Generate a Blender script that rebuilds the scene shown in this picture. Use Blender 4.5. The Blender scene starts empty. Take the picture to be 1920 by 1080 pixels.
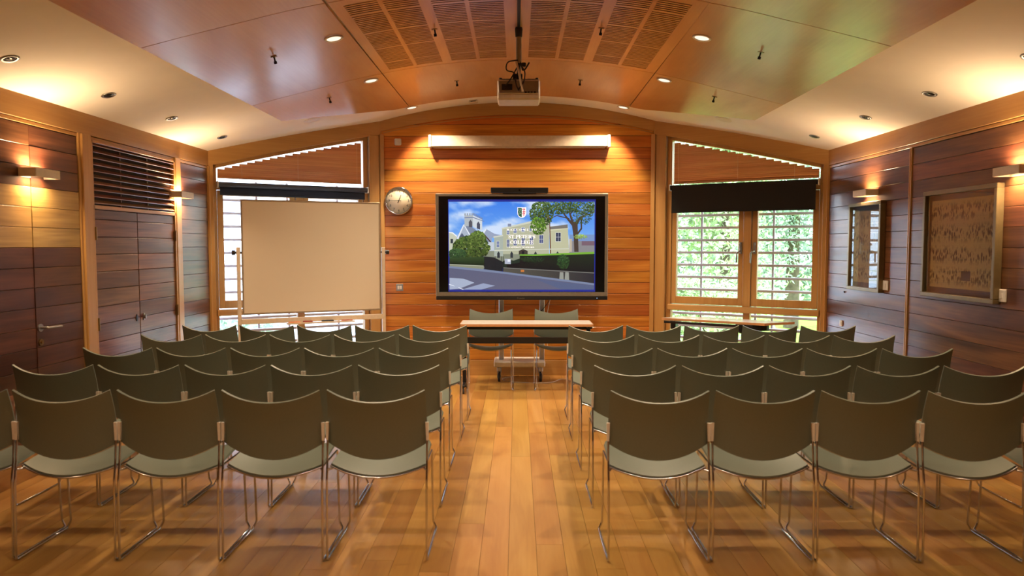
import bpy, math, random
from mathutils import Vector, Matrix, noise
random.seed(7)
PI = math.pi
S = bpy.context.scene
COL = S.collection

# ------------------------------------------------------------------ camera
cam_d = bpy.data.cameras.new('camera')
cam = bpy.data.objects.new('camera', cam_d)
COL.objects.link(cam)
S.camera = cam
cam.location = (0, 0, 1.56)
cam.rotation_euler = (PI/2 - math.atan(79/1340), 0, math.atan(10/1340))
cam_d.sensor_width = 36
cam_d.lens = 1340/1920*36
cam_d.clip_start = .05
cam_d.dof.use_dof = True
cam_d.dof.focus_distance = 8.2
cam_d.dof.aperture_fstop = 2.6

# ------------------------------------------------------------------ world: bright overcast sky
W = bpy.data.worlds.new('sky')
S.world = W
W.use_nodes = True
wn, wl = W.node_tree.nodes, W.node_tree.links
wn.clear()
wo = wn.new('ShaderNodeOutputWorld'); wb = wn.new('ShaderNodeBackground')
wtc = wn.new('ShaderNodeTexCoord'); wsep = wn.new('ShaderNodeSeparateXYZ'); wr = wn.new('ShaderNodeValToRGB')
wl.new(wtc.outputs['Generated'], wsep.inputs[0]); wl.new(wsep.outputs['Z'], wr.inputs[0])
wr.color_ramp.elements[0].position = 0; wr.color_ramp.elements[0].color = (.86, .93, 1, 1)
wr.color_ramp.elements[1].position = .8; wr.color_ramp.elements[1].color = (.62, .78, 1, 1)
wl.new(wr.outputs[0], wb.inputs['Color']); wb.inputs['Strength'].default_value = 9
wl.new(wb.outputs[0], wo.inputs[0])

S.view_settings.view_transform = 'Standard'
S.view_settings.look = 'None'
S.view_settings.gamma = 1
S.view_settings.use_curve_mapping = False
S.view_settings.exposure = 0.15
S.cycles.max_bounces = 8
S.cycles.caustics_reflective = False
S.cycles.caustics_refractive = False
S.cycles.sample_clamp_indirect = 6

WARM = (1, .77, .51)
DOWN_W, WASH_W, SCONCE_W = 106.0, 128.0, 6.5

# ------------------------------------------------------------------ materials
def srgb(r, g, b):
    f = lambda c: (c/255/12.92) if c/255 <= .04045 else ((c/255+.055)/1.055)**2.4
    return (f(r), f(g), f(b), 1)
def newmat(name):
    m = bpy.data.materials.new(name); m.use_nodes = True
    n, l = m.node_tree.nodes, m.node_tree.links
    return m, n, l, n['Principled BSDF']
def plain(name, col, rough=.5, metal=0, noise_amt=.06, nscale=30, coat=0, spec=.5, bump=0.0):
    """procedural paint / plastic / metal: slight mottling, optional fine relief"""
    m, n, l, b = newmat(name)
    tc = n.new('ShaderNodeTexCoord'); ns = n.new('ShaderNodeTexNoise')
    ns.inputs['Scale'].default_value = nscale; ns.inputs['Detail'].default_value = 3
    l.new(tc.outputs['Object'], ns.inputs['Vector'])
    r = n.new('ShaderNodeValToRGB')
    a = 1-noise_amt
    r.color_ramp.elements[0].color = (col[0]*a, col[1]*a, col[2]*a, 1); r.color_ramp.elements[0].position = .3
    r.color_ramp.elements[1].color = (min(1, col[0]*(2-a)), min(1, col[1]*(2-a)), min(1, col[2]*(2-a)), 1); r.color_ramp.elements[1].position = .7
    l.new(ns.outputs[0], r.inputs[0]); l.new(r.outputs[0], b.inputs['Base Color'])
    b.inputs['Roughness'].default_value = rough; b.inputs['Metallic'].default_value = metal
    b.inputs['Coat Weight'].default_value = coat; b.inputs['Specular IOR Level'].default_value = spec
    if bump:
        bp = n.new('ShaderNodeBump'); bp.inputs['Strength'].default_value = bump; bp.inputs['Distance'].default_value = .002
        l.new(ns.outputs[0], bp.inputs['Height']); l.new(bp.outputs[0], b.inputs['Normal'])
    return m
def wood(name, dark, mid, light, axis='X', rough=.3, var=.25, fine=1.0, broad=1.0, coat=.3, hue=.02, coarse=7, crough=.15):
    """grain runs along the given local axis; every board gets its own slice and tint"""
    m, n, l, b = newmat(name)
    tc = n.new('ShaderNodeTexCoord'); oi = n.new('ShaderNodeObjectInfo')
    mul = n.new('ShaderNodeMath'); mul.operation = 'MULTIPLY'; mul.inputs[1].default_value = 41.7
    l.new(oi.outputs['Random'], mul.inputs[0])
    add = n.new('ShaderNodeVectorMath'); add.operation = 'ADD'
    l.new(tc.outputs['Object'], add.inputs[0]); l.new(mul.outputs[0], add.inputs[1])
    def mp(al, ac):
        q = n.new('ShaderNodeMapping')
        q.inputs['Scale'].default_value = {'X': (al, ac, ac), 'Y': (ac, al, ac), 'Z': (ac, ac, al)}[axis]
        l.new(add.outputs[0], q.inputs['Vector']); return q
    def nz(q, det, dis):
        t = n.new('ShaderNodeTexNoise'); t.inputs['Scale'].default_value = 1
        t.inputs['Detail'].default_value = det; t.inputs['Distortion'].default_value = dis
        l.new(q.outputs[0], t.inputs['Vector']); return t
    n1 = nz(mp(.7, coarse), 4, 1.2); n2 = nz(mp(2.2, 75), 3, .4)
    mx = n.new('ShaderNodeMath'); mx.operation = 'MULTIPLY_ADD'; mx.inputs[1].default_value = .42*fine
    sb = n.new('ShaderNodeMath'); sb.operation = 'MULTIPLY_ADD'; sb.inputs[1].default_value = broad; sb.inputs[2].default_value = .5-.5*broad-.21*fine
    l.new(n1.outputs[0], sb.inputs[0]); l.new(n2.outputs[0], mx.inputs[0]); l.new(sb.outputs[0], mx.inputs[2])
    r = n.new('ShaderNodeValToRGB'); e = r.color_ramp.elements
    e[0].position = .3; e[0].color = dark; e[1].position = .7; e[1].color = light
    k = e.new(.5); k.color = mid
    l.new(mx.outputs[0], r.inputs[0])
    hs = n.new('ShaderNodeHueSaturation')
    mr = n.new('ShaderNodeMapRange'); mr.inputs['To Min'].default_value = 1-var; mr.inputs['To Max'].default_value = 1+var
    l.new(oi.outputs['Random'], mr.inputs[0]); l.new(mr.outputs[0], hs.inputs['Value'])
    m7 = n.new('ShaderNodeMath'); m7.operation = 'MULTIPLY'; m7.inputs[1].default_value = 7.31
    fr = n.new('ShaderNodeMath'); fr.operation = 'FRACT'
    l.new(oi.outputs['Random'], m7.inputs[0]); l.new(m7.outputs[0], fr.inputs[0])
    mh = n.new('ShaderNodeMapRange'); mh.inputs['To Min'].default_value = .5-hue; mh.inputs['To Max'].default_value = .5+hue
    l.new(fr.outputs[0], mh.inputs[0]); l.new(mh.outputs[0], hs.inputs['Hue'])
    l.new(r.outputs[0], hs.inputs['Color']); l.new(hs.outputs[0], b.inputs['Base Color'])
    b.inputs['Roughness'].default_value = rough; b.inputs['Coat Weight'].default_value = coat
    b.inputs['Coat Roughness'].default_value = crough
    bp = n.new('ShaderNodeBump'); bp.inputs['Strength'].default_value = .08; bp.inputs['Distance'].default_value = .001
    l.new(n2.outputs[0], bp.inputs['Height']); l.new(bp.outputs[0], b.inputs['Normal'])
    return m
def emis(name, col, st):
    m, n, l, b = newmat(name)
    b.inputs['Base Color'].default_value = col
    b.inputs['Emission Color'].default_value = col; b.inputs['Emission Strength'].default_value = st
    return m

M = {}
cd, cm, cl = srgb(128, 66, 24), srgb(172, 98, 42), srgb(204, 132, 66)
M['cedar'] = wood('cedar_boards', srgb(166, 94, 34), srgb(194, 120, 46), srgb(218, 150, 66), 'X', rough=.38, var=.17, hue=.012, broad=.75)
M['shaded_cedar'] = wood('shaded_varnished_boards', srgb(76, 44, 28), srgb(106, 66, 42), srgb(134, 90, 60), 'X', rough=.3, var=.3, coat=.18, crough=.32, hue=.012)  # same cedar; the weaker light on the side walls is darkened into its colour
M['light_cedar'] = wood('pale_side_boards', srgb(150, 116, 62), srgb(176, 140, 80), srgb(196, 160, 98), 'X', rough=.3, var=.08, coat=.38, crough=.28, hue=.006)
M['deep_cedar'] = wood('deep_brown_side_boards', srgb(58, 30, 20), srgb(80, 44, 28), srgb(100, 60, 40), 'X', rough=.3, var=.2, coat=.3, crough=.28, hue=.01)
M['trim'] = wood('trim_timber', srgb(172, 124, 66), srgb(188, 142, 82), srgb(204, 160, 98), 'Z', rough=.4, var=.04, broad=.5, fine=.6, hue=0)
M['trim_x'] = wood('trim_timber_lengthwise', srgb(172, 124, 66), srgb(188, 142, 82), srgb(204, 160, 98), 'X', rough=.4, var=.04, broad=.5, fine=.6, hue=0)
M['trim_y'] = wood('trim_timber_side', srgb(164, 116, 62), srgb(182, 134, 76), srgb(198, 152, 92), 'Y', rough=.4, var=.04, broad=.5, fine=.6, hue=0)
M['veneer'] = wood('ceiling_veneer', srgb(188, 130, 76), srgb(206, 150, 92), srgb(220, 168, 110), 'Y', rough=.34, var=.05, broad=.7, fine=.4, hue=.004, coarse=2.2, coat=.75, crough=.22)
M['floor'] = wood('maple_floor', srgb(176, 126, 62), srgb(196, 148, 78), srgb(210, 166, 96), 'Y', rough=.34, var=.09, broad=.8, fine=.35, hue=.008, coarse=5, coat=.25, crough=.22)
M['groove'] = plain('groove_shadow_backing', srgb(52, 26, 14), .8)
M['plaster'] = plain('warm_white_plaster', srgb(244, 236, 222), .85, nscale=6, noise_amt=.015)
M['shell'] = plain('grey_green_plastic', srgb(108, 117, 106), .42, nscale=120, noise_amt=.03, bump=.05)
M['chrome'] = plain('chrome', srgb(205, 205, 210), .12, 1)
M['satin'] = plain('satin_metal', srgb(170, 168, 165), .35, 1)
M['black'] = plain('black_plastic', srgb(20, 18, 18), .45)
M['blackmetal'] = plain('black_metal', srgb(24, 24, 28), .4, .3)
M['cream'] = plain('cream_paint', srgb(222, 206, 184), .45)
M['white'] = plain('white_plastic', srgb(228, 222, 212), .45)
M['board'] = plain('whiteboard_enamel', srgb(226, 214, 194), .3, nscale=1.2, noise_amt=.02, coat=.4)
M['bframe'] = plain('board_edge', srgb(170, 152, 128), .4, .4)
M['brass'] = plain('aged_brass', srgb(150, 120, 78), .35, 1)
M['roller'] = plain('navy_blind_cloth', srgb(24, 32, 48), .8, nscale=200, bump=.1)
M['rollerblack'] = plain('black_blind_cloth', srgb(16, 11, 10), .85, nscale=200, bump=.1)
M['tube'] = plain('dark_roller_tube', srgb(60, 68, 82), .5)
M['slat'] = wood('blind_slat', srgb(190, 126, 80), srgb(206, 144, 94), srgb(218, 160, 108), 'X', rough=.4, var=.06, hue=.004)
M['louvre'] = wood('cabinet_louvre', srgb(104, 66, 46), srgb(130, 86, 60), srgb(152, 106, 78), 'Y', rough=.32, var=.08, coat=.4)
M['laminate'] = plain('white_laminate', srgb(214, 208, 200), .4, coat=.3)
M['edge'] = plain('wood_edge_band', srgb(206, 150, 102), .45)
M['bezel'] = plain('grey_bezel', srgb(128, 120, 108), .4, .2)
M['glassblack'] = plain('screen_glass_black', srgb(14, 12, 14), .18)
M['picframe'] = plain('olive_metal_frame', srgb(128, 112, 80), .38, .55)
M['picdark'] = plain('dark_frame_recess', srgb(48, 32, 26), .6)
M['exterior'] = plain('pale_clapboard', srgb(232, 238, 246), .7)
M['extlouvre'] = plain('grey_louvre', srgb(176, 164, 172), .5)
M['lawn'] = plain('lawn', srgb(150, 192, 62), .9, nscale=3, noise_amt=.3)
M['bark'] = plain('bark', srgb(90, 78, 62), .9, nscale=12, noise_amt=.3, bump=.5)
M['rubber'] = plain('rubber', srgb(46, 46, 52), .6)
M['red'] = plain('red_plastic', srgb(150, 50, 42), .4)
M['orange'] = plain('orange_plastic', srgb(215, 120, 60), .4)
M['ink'] = plain('black_print', srgb(22, 20, 22), .6)
M['clockface'] = plain('clock_face', srgb(232, 220, 196), .55, nscale=4)
M['lamp'] = emis('lamp_lens', (1, .72, .42, 1), 9)
M['lampdim'] = emis('downlight_lens', (1, .88, .72, 1), 1.0)
def leafmat(name, c0, c1):
    m, n, l, b = newmat(name)
    g = n.new('ShaderNodeNewGeometry'); r = n.new('ShaderNodeValToRGB')
    r.color_ramp.elements[0].color = c0; r.color_ramp.elements[1].color = c1
    l.new(g.outputs['Random Per Island'], r.inputs[0]); l.new(r.outputs[0], b.inputs['Base Color'])
    b.inputs['Roughness'].default_value = .6
    return m
M['leaf'] = leafmat('leaves', srgb(118, 146, 118), srgb(182, 204, 170))
M['leaf2'] = leafmat('leaves_yellow', srgb(132, 158, 104), srgb(190, 206, 150))
# window / picture glass
def glass(name, f0=1.45, tint=(1, 1, 1, 1)):
    m = bpy.data.materials.new(name); m.use_nodes = True
    n, l = m.node_tree.nodes, m.node_tree.links; n.clear()
    o = n.new('ShaderNodeOutputMaterial'); mix = n.new('ShaderNodeMixShader'); fr = n.new('ShaderNodeFresnel')
    t = n.new('ShaderNodeBsdfTransparent'); g = n.new('ShaderNodeBsdfGlossy')
    t.inputs[0].default_value = tint; g.inputs['Roughness'].default_value = .01; gb = n.new('ShaderNodeNewGeometry'); io = n.new('ShaderNodeMapRange'); io.inputs['To Min'].default_value = f0; io.inputs['To Max'].default_value = 1/f0; l.new(gb.outputs['Backfacing'], io.inputs[0]); l.new(io.outputs[0], fr.inputs[0])
    l.new(fr.outputs[0], mix.inputs[0]); l.new(t.outputs[0], mix.inputs[1]); l.new(g.outputs[0], mix.inputs[2]); l.new(mix.outputs[0], o.inputs[0])
    return m
M['glass'] = glass('window_glass', 1.5)
M['picglass'] = glass('picture_glass', 1.5)
def printmat():
    """sepia sheet printed with rows of tiny dark figures"""
    m, n, l, b = newmat('sepia_print')
    tc = n.new('ShaderNodeTexCoord'); mp = n.new('ShaderNodeMapping'); mp.inputs['Scale'].default_value = (1, 1, .42)
    l.new(tc.outputs['Object'], mp.inputs[0])
    v = n.new('ShaderNodeTexVoronoi'); v.inputs['Scale'].default_value = 58; l.new(mp.outputs[0], v.inputs['Vector'])
    r = n.new('ShaderNodeValToRGB'); r.color_ramp.elements[0].position = .40; r.color_ramp.elements[0].color = (1, 1, 1, 1)
    r.color_ramp.elements[1].position = .58; r.color_ramp.elements[1].color = (0, 0, 0, 1); l.new(v.outputs['Distance'], r.inputs[0])
    ns = n.new('ShaderNodeTexNoise'); ns.inputs['Scale'].default_value = 11; ns.inputs['Detail'].default_value = 4; l.new(tc.outputs['Object'], ns.inputs['Vector'])
    r2 = n.new('ShaderNodeValToRGB'); r2.color_ramp.elements[0].position = .36; r2.color_ramp.elements[1].position = .48; l.new(ns.outputs[0], r2.inputs[0])
    sp = n.new('ShaderNodeSeparateXYZ'); l.new(tc.outputs['Object'], sp.inputs[0])
    # two bands of figures
    w = n.new('ShaderNodeMath'); w.operation = 'MULTIPLY'; w.inputs[1].default_value = 19.5; l.new(sp.outputs['Z'], w.inputs[0])
    si = n.new('ShaderNodeMath'); si.operation = 'SINE'; l.new(w.outputs[0], si.inputs[0])
    ab = n.new('ShaderNodeMath'); ab.operation = 'ABSOLUTE'; l.new(si.outputs[0], ab.inputs[0])
    m1 = n.new('ShaderNodeMath'); m1.operation = 'MULTIPLY'; l.new(r.outputs[0], m1.inputs[0]); l.new(r2.outputs[0], m1.inputs[1])
    m2 = n.new('ShaderNodeMath'); m2.operation = 'MULTIPLY'; l.new(m1.outputs[0], m2.inputs[0]); l.new(ab.outputs[0], m2.inputs[1])
    mx = n.new('ShaderNodeMix'); mx.data_type = 'RGBA'
    mx.inputs['A'].default_value = srgb(146, 128, 86); mx.inputs['B'].default_value = srgb(38, 24, 22)
    l.new(m2.outputs[0], mx.inputs['Factor']); l.new(mx.outputs['Result'], b.inputs['Base Color']); b.inputs['Roughness'].default_value = .7
    return m
M['print'] = printmat()
def attrmat(name, emit):
    m, n, l, b = newmat(name)
    a = n.new('ShaderNodeAttribute'); a.attribute_name = 'Col'
    b.inputs['Base Color'].default_value = (.01, .01, .01, 1); b.inputs['Roughness'].default_value = .25
    l.new(a.outputs['Color'], b.inputs['Emission Color']); b.inputs['Emission Strength'].default_value = emit
    return m
M['lcd'] = attrmat('lit_display', .93)
M['lcdtext'] = emis('lit_lettering', (.9, .93, 1, 1), .85)

# ------------------------------------------------------------------ helpers
class MB:
    def __init__(s): s.v = []; s.f = []; s.sm = []
    def add(s, vs, fs, smooth=False):
        o = len(s.v); s.v += [tuple(v) for v in vs]; s.f += [tuple(i+o for i in f) for f in fs]; s.sm += [smooth]*len(fs); return s
    def box(s, x0, x1, y0, y1, z0, z1, ch=0, T=None):
        x0, x1 = min(x0, x1), max(x0, x1); y0, y1 = min(y0, y1), max(y0, y1); z0, z1 = min(z0, z1), max(z0, z1)
        if ch:
            c = min(ch, (x1-x0)*.45, (y1-y0)*.45, (z1-z0)*.45); vs = []
            for X, dx in ((x0, c), (x1, -c)):
                for Y, dy in ((y0, c), (y1, -c)):
                    for Z, dz in ((z0, c), (z1, -c)):
                        vs += [(X, Y+dy, Z+dz), (X+dx, Y, Z+dz), (X+dx, Y+dy, Z)]
            k = lambda a, b_, c_, t: (a*4+b_*2+c_)*3+t
            fs = [(k(0,0,0,0),k(0,0,1,0),k(0,1,1,0),k(0,1,0,0)), (k(1,0,0,0),k(1,1,0,0),k(1,1,1,0),k(1,0,1,0)),
                  (k(0,0,0,1),k(1,0,0,1),k(1,0,1,1),k(0,0,1,1)), (k(0,1,0,1),k(0,1,1,1),k(1,1,1,1),k(1,1,0,1)),
                  (k(0,0,0,2),k(0,1,0,2),k(1,1,0,2),k(1,0,0,2)), (k(0,0,1,2),k(1,0,1,2),k(1,1,1,2),k(0,1,1,2))]
            for a in (0, 1):
                for b_ in (0, 1):
                    fs.append((k(0,a,b_,1),k(1,a,b_,1),k(1,a,b_,2),k(0,a,b_,2)))
                    fs.append((k(a,0,b_,0),k(a,1,b_,0),k(a,1,b_,2),k(a,0,b_,2)))
                    fs.append((k(a,b_,0,0),k(a,b_,1,0),k(a,b_,1,1),k(a,b_,0,1)))
                    for c_ in (0, 1): fs.append((k(a,b_,c_,0),k(a,b_,c_,1),k(a,b_,c_,2)))
        else:
            vs = [(x, y, z) for x in (x0, x1) for y in (y0, y1) for z in (z0, z1)]
            fs = [(0,1,3,2),(4,6,7,5),(0,4,5,1),(2,3,7,6),(0,2,6,4),(1,5,7,3)]
        if T is not None: vs = [tuple(T @ Vector(v)) for v in vs]
        return s.add(vs, fs)
    def prism(s, poly, d):
        """poly: 3-D polygon, extruded by vector d"""
        n = len(poly); d = Vector(d)
        vs = [Vector(p) for p in poly] + [Vector(p)+d for p in poly]
        fs = [tuple(range(n)), tuple(range(2*n-1, n-1, -1))] + [(i, (i+1) % n, n+(i+1) % n, n+i) for i in range(n)]
        return s.add(vs, fs)
    def tube(s, pts, r, seg=8, closed=False):
        pts = [Vector(p) for p in pts]; n = len(pts); vs = []; fs = []
        t0 = (pts[1]-pts[0]).normalized(); up = Vector((0, 0, 1)) if abs(t0.z) < .9 else Vector((1, 0, 0))
        nx = t0.cross(up).normalized()
        for i, p in enumerate(pts):
            a = pts[(i-1) % n] if (closed or i > 0) else p; b = pts[(i+1) % n] if (closed or i < n-1) else p
            t = (b-a).normalized(); nx = (nx - t*nx.dot(t)).normalized(); ny = t.cross(nx)
            rr = r[i] if isinstance(r, (list, tuple)) else r
            for k in range(seg):
                q = 2*PI*k/seg; vs.append(p+nx*math.cos(q)*rr+ny*math.sin(q)*rr)
        m = n if closed else n-1
        for i in range(m):
            for k in range(seg):
                a = i*seg+k; b = i*seg+(k+1) % seg; c = ((i+1) % n)*seg+(k+1) % seg; d = ((i+1) % n)*seg+k
                fs.append((a, b, c, d))
        s.add(vs, fs, True)
        if not closed: s.add(vs[:seg], [tuple(range(seg-1, -1, -1))]); s.add(vs[-seg:], [tuple(range(seg))])
        return s
    def lathe(s, prof, seg=24, T=None):
        vs = []; fs = []; n = len(prof)
        for k in range(seg):
            a = 2*PI*k/seg
            for r, z in prof: vs.append(Vector((r*math.cos(a), r*math.sin(a), z)))
        for k in range(seg):
            for i in range(n-1): fs.append((k*n+i, ((k+1) % seg)*n+i, ((k+1) % seg)*n+i+1, k*n+i+1))
        if T is not None: vs = [T @ v for v in vs]
        return s.add(vs, fs, True)
    def grid(s, fn, nu, nv, th):
        """surface fn(u,v) with u,v in 0..1, thickened by th (vector fn or scalar along normal)"""
        P = [[Vector(fn(i/nu, j/nv)) for j in range(nv+1)] for i in range(nu+1)]
        vs = []
        for i in range(nu+1):
            for j in range(nv+1):
                du = P[min(i+1, nu)][j]-P[max(i-1, 0)][j]; dv = P[i][min(j+1, nv)]-P[i][max(j-1, 0)]
                N = du.cross(dv).normalized(); vs.append((P[i][j], P[i][j]+N*th))
        m = (nu+1)*(nv+1); V = [a for a, b in vs]+[b for a, b in vs]; ix = lambda i, j: i*(nv+1)+j
        top = []; side = []
        for i in range(nu):
            for j in range(nv):
                a, b, c, d = ix(i, j), ix(i+1, j), ix(i+1, j+1), ix(i, j+1)
                top += [(d, c, b, a), (a+m, b+m, c+m, d+m)]
        for i in range(nu):
            a, b = ix(i, 0), ix(i+1, 0); side.append((a, b, b+m, a+m)); a, b = ix(i, nv), ix(i+1, nv); side.append((b, a, a+m, b+m))
        for j in range(nv):
            a, b = ix(0, j), ix(0, j+1); side.append((b, a, a+m, b+m)); a, b = ix(nu, j), ix(nu, j+1); side.append((a, b, b+m, a+m))
        s.add(V, top, True)
        used = sorted({i for f in side for i in f}); re_ = {a: b for b, a in enumerate(used)}
        return s.add([V[i] for i in used], [tuple(re_[i] for i in f) for f in side])
    def mesh(s, name):
        me = bpy.data.meshes.new(name); me.from_pydata(s.v, [], s.f); me.polygons.foreach_set('use_smooth', s.sm)
        me.update(); return me
    def build(s, name, mat, parent=None, loc=None, rot=None):
        me = s.mesh(name)
        if mat: me.materials.append(mat)
        return put(name, me, parent, loc, rot)
def put(name, data, parent=None, loc=None, rot=None):
    o = bpy.data.objects.new(name, data); COL.objects.link(o)
    if parent: o.parent = parent
    if loc is not None: o.location = loc
    if rot is not None: o.rotation_euler = rot
    return o
def empty(name, loc=(0, 0, 0), rot=(0, 0, 0), **k):
    o = put(name, None, None, loc, rot); o.empty_display_size = .1
    for a, b in k.items(): o[a] = b
    return o
def tag(o, label, cat, group=None):
    o['label'] = label; o['category'] = cat
    if group: o['group'] = group
    return o
def struct(o): o['kind'] = 'structure'; return o
def fillet(pts, r, n=4):
    pts = [Vector(p) for p in pts]; out = [pts[0]]
    for i in range(1, len(pts)-1):
        p, a, b = pts[i], pts[i-1], pts[i+1]
        rr = min(r, (a-p).length*.45, (b-p).length*.45)
        s_, e_ = p+(a-p).normalized()*rr, p+(b-p).normalized()*rr
        for k in range(n+1):
            t = k/n; out.append(s_*(1-t)**2+p*2*t*(1-t)+e_*t*t)
    return out+[pts[-1]]
def text(body, size, mat, parent, loc, rot, name='lettering', ext=.0006, align='CENTER'):
    c = bpy.data.curves.new(name, 'FONT'); c.body = body; c.size = size; c.extrude = ext; c.align_x = align; c.align_y = 'CENTER'
    t_ = put(name, c); bpy.context.view_layer.update()
    me = bpy.data.meshes.new_from_object(t_.evaluated_get(bpy.context.evaluated_depsgraph_get())); me.name = name
    bpy.data.objects.remove(t_); me.materials.clear(); me.materials.append(mat)
    return put(name, me, parent, loc, rot)
def spot(name, loc, rot, power, size, blend, rad, parent=None, col=WARM):
    l = bpy.data.lights.new(name, 'SPOT'); l.energy = power; l.spot_size = math.radians(size); l.spot_blend = blend
    l.shadow_soft_size = rad; l.color = col; return put(name, l, parent, loc, rot)

# ------------------------------------------------------------------ room shell
XW, YW, YB = 3.29, 8.58, -2.6           # side walls, centre of end wall, wall behind the viewer
YC = 7.62                               # where the angled window walls meet the side walls
def zc(x):                              # underside of the vaulted white ceiling
    x = abs(x)
    return 3.25-x*x/12.1 if x < 1.7 else 3.25-1.7**2/12.1-.25*(x-1.7)-.025*(x-1.7)**2
def ywall(x): return YW if abs(x) < 1.66 else YW-(abs(x)-1.66)*(YW-YC)/(XW-1.66)

floor = struct(MB().box(-3.6, 3.6, YB-.1, 9.2, -.25, -.024).build('floor', M['groove']))
bw = .142; nb = int(6.6/bw)+1
x = -XW-.02; i = 0
while x < XW+.02:
    x1 = min(x+bw, XW+.03); y = YB - random.uniform(0, 2.0); yend = lambda q: ywall(q)+.03
    first = True
    while True:
        Ln = random.uniform(2.1, 3.0) if not first else random.uniform(1.0, 3.0); first = False
        ya, yb = max(y, YB), y+Ln
        last = yb > min(yend(x), yend(x1))-.5
        g = .0008
        a = [(x+g, ya+g), (x1-g, ya+g), (x1-g, yend(x1) if last else yb-g), (x+g, yend(x) if last else yb-g)]
        if yb > YB+.3:
            ox, oy = (x+x1)/2, (ya+yb)/2
            MB().prism([(p[0]-ox, p[1]-oy, 0) for p in a], (0, 0, -.02)).build('floorboard', M['floor'], floor, (ox, oy, 0))
        if last: break
        y = yb
    x = x1
# ceiling vault
cv = MB()
cv.grid(lambda u, v: (-3.4+6.8*u, YB-.1+(9.0-YB)*v, zc(-3.4+6.8*u)), 48, 2, .1)
ceiling = struct(cv.build('ceiling', M['plaster']))
# veneer panels hung just under the vault
SH = .0075
def pz(x): return zc(x)-.03
def yfront(x):
    a = abs(x); return 8.02 if a < 1.37 else 8.02-(a-1.37)*.82
rows = [(6.49, None), (4.63, 6.49), (2.76, 4.63), (.9, 2.76), (-1.0, .9), (YB+.15, -1.0)]
cols = [(-2.365, -1.21), (-1.21, 1.225), (1.225, 2.36)]
for ri, (ya, yb) in enumerate(rows):
    for ci, (xa, xb) in enumerate(cols):
        g = .004
        def fn(u, v):
            xx = xa+g+(xb-xa-2*g)*u
            y1 = (yfront(xx) if yb is None else yb-.05*max(0, abs(xx)-1.2)-g)
            y0 = ya-.05*max(0, abs(xx)-1.2)+g
            yy = y0+(y1-y0)*v
            return (xx+SH*(yy-6.5)*0+SH*(6.5-yy)*-1*(1 if xx > 0 else 1), yy, pz(xx))
        grille = ci == 1 and ri in (1, 2, 3)
        if not grille:
            MB().grid(fn, 20, 4, .022).build('veneer_panel', M['veneer'], ceiling)
        else:
            bands = [(-1.13, -.915), (-.885, -.66), (-.58, -.36), (-.33, -.095), (.095, .33), (.36, .58), (.66, .885), (.915, 1.13)]
            fr = MB(); y0, y1 = ya+g, yb-g; ys0, ys1 = ya+.10, yb-.085
            def strip(x0, x1, a, b):
                n_ = max(2, int((x1-x0)/.1))
                fr.grid(lambda u, v: (x0+(x1-x0)*u, a+(b-a)*v, pz(x0+(x1-x0)*u)), n_, 1, .022)
            strip(xa+g, xb-g, y0, ys0); strip(xa+g, xb-g, ys1, y1)
            ed = [xa+g]+[q for b_ in bands for q in b_]+[xb-g]
            for k in range(0, len(ed), 2): strip(ed[k], ed[k+1], ys0, ys1)
            pan = fr.build('grille_panel', M['veneer'], ceiling)
            bk = MB()
            for b0, b1 in bands: bk.grid(lambda u, v: (b0-.01+(b1-b0+.02)*u, ys0-.01+(ys1-ys0+.02)*v, pz(b0+(b1-b0)*u)+.0225), 3, 1, .003)
            bk.build('grille_backing', M['groove'], pan)
            for b0, b1 in bands:
                sl = MB(); y = ys1; cnt = 5 if ri else 0
                k = 0
                while y > ys0+.01:
                    w = .038 if (k+6) % 11 == 0 else .0195
                    if y-w < ys0: break
                    if k: strip_y = y
                    sl.grid(lambda u, v: (b0+(b1-b0)*u, y-.016-w+w*v+.0, pz(b0+(b1-b0)*u)+.001), 3, 1, .003)
                    y -= .0165+w; k += 1
                o = sl.build('grille_slats', M['veneer'], pan); o['kind'] = 'stuff'

# --- board helper: local X long, local Z height, face towards local -Y
def board_mesh(L, h, t=.018, c=.003):
    v = [(-L/2, 0, -h/2), (L/2, 0, -h/2), (L/2, 0, h/2), (-L/2, 0, h/2)]
    a = [(-L/2, -t+c, -h/2), (L/2, -t+c, -h/2), (L/2, -t+c, h/2), (-L/2, -t+c, h/2)]
    b = [(-L/2+.001, -t, -h/2+c), (L/2-.001, -t, -h/2+c), (L/2-.001, -t, h/2-c), (-L/2+.001, -t, h/2-c)]
    fs = [(3, 2, 1, 0), (8, 9, 10, 11)]
    for o in (0, 4):
        for i in range(4): fs.append((o+i, o+(i+1) % 4, o+4+(i+1) % 4, o+4+i))
    return MB().add(v+a+b, fs)
# --- centre of the end wall
wall = struct(MB().box(-1.66, 1.66, YW+.0, YW+.14, -.1, 3.02).build('wall_back', M['groove']))
Z0, HP = .186, .1337
for k in range(22):
    za = Z0+HP*k; zb = za+HP
    hw = 1.63
    if k == 21: hw = 1.2
    board_mesh(2*hw, HP-.004).build('plank', M['cedar'], wall, ((0), YW-.002, (za+zb)/2))
MB().box(-1.62, 1.62, YW-.03, YW, 0, Z0-.002, .002).build('baseboard', M['trim_x'], wall)
bm = MB(); N = 28
for i in range(N):
    a, b = -1.66+3.32*i/N, -1.66+3.32*(i+1)/N; lo = lambda q: 3.105-q*q/13.6
    bm.prism([(a, YW-.035, lo(a)), (b, YW-.035, lo(b)), (b, YW-.035, zc(b)+.04), (a, YW-.035, zc(a)+.04)], (0, .03, 0))
bm.build('arched_beam', M['trim_x'], wall)
bm = MB()
for i in range(N):
    a, b = -1.60+3.2*i/N, -1.60+3.2*(i+1)/N; lo = lambda q: 3.09-q*q/13.6
    bm.prism([(a, YW-.028, lo(a)-.012), (b, YW-.028, lo(b)-.012), (b, YW-.028, lo(b)), (a, YW-.028, lo(a))], (0, .02, 0))
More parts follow.
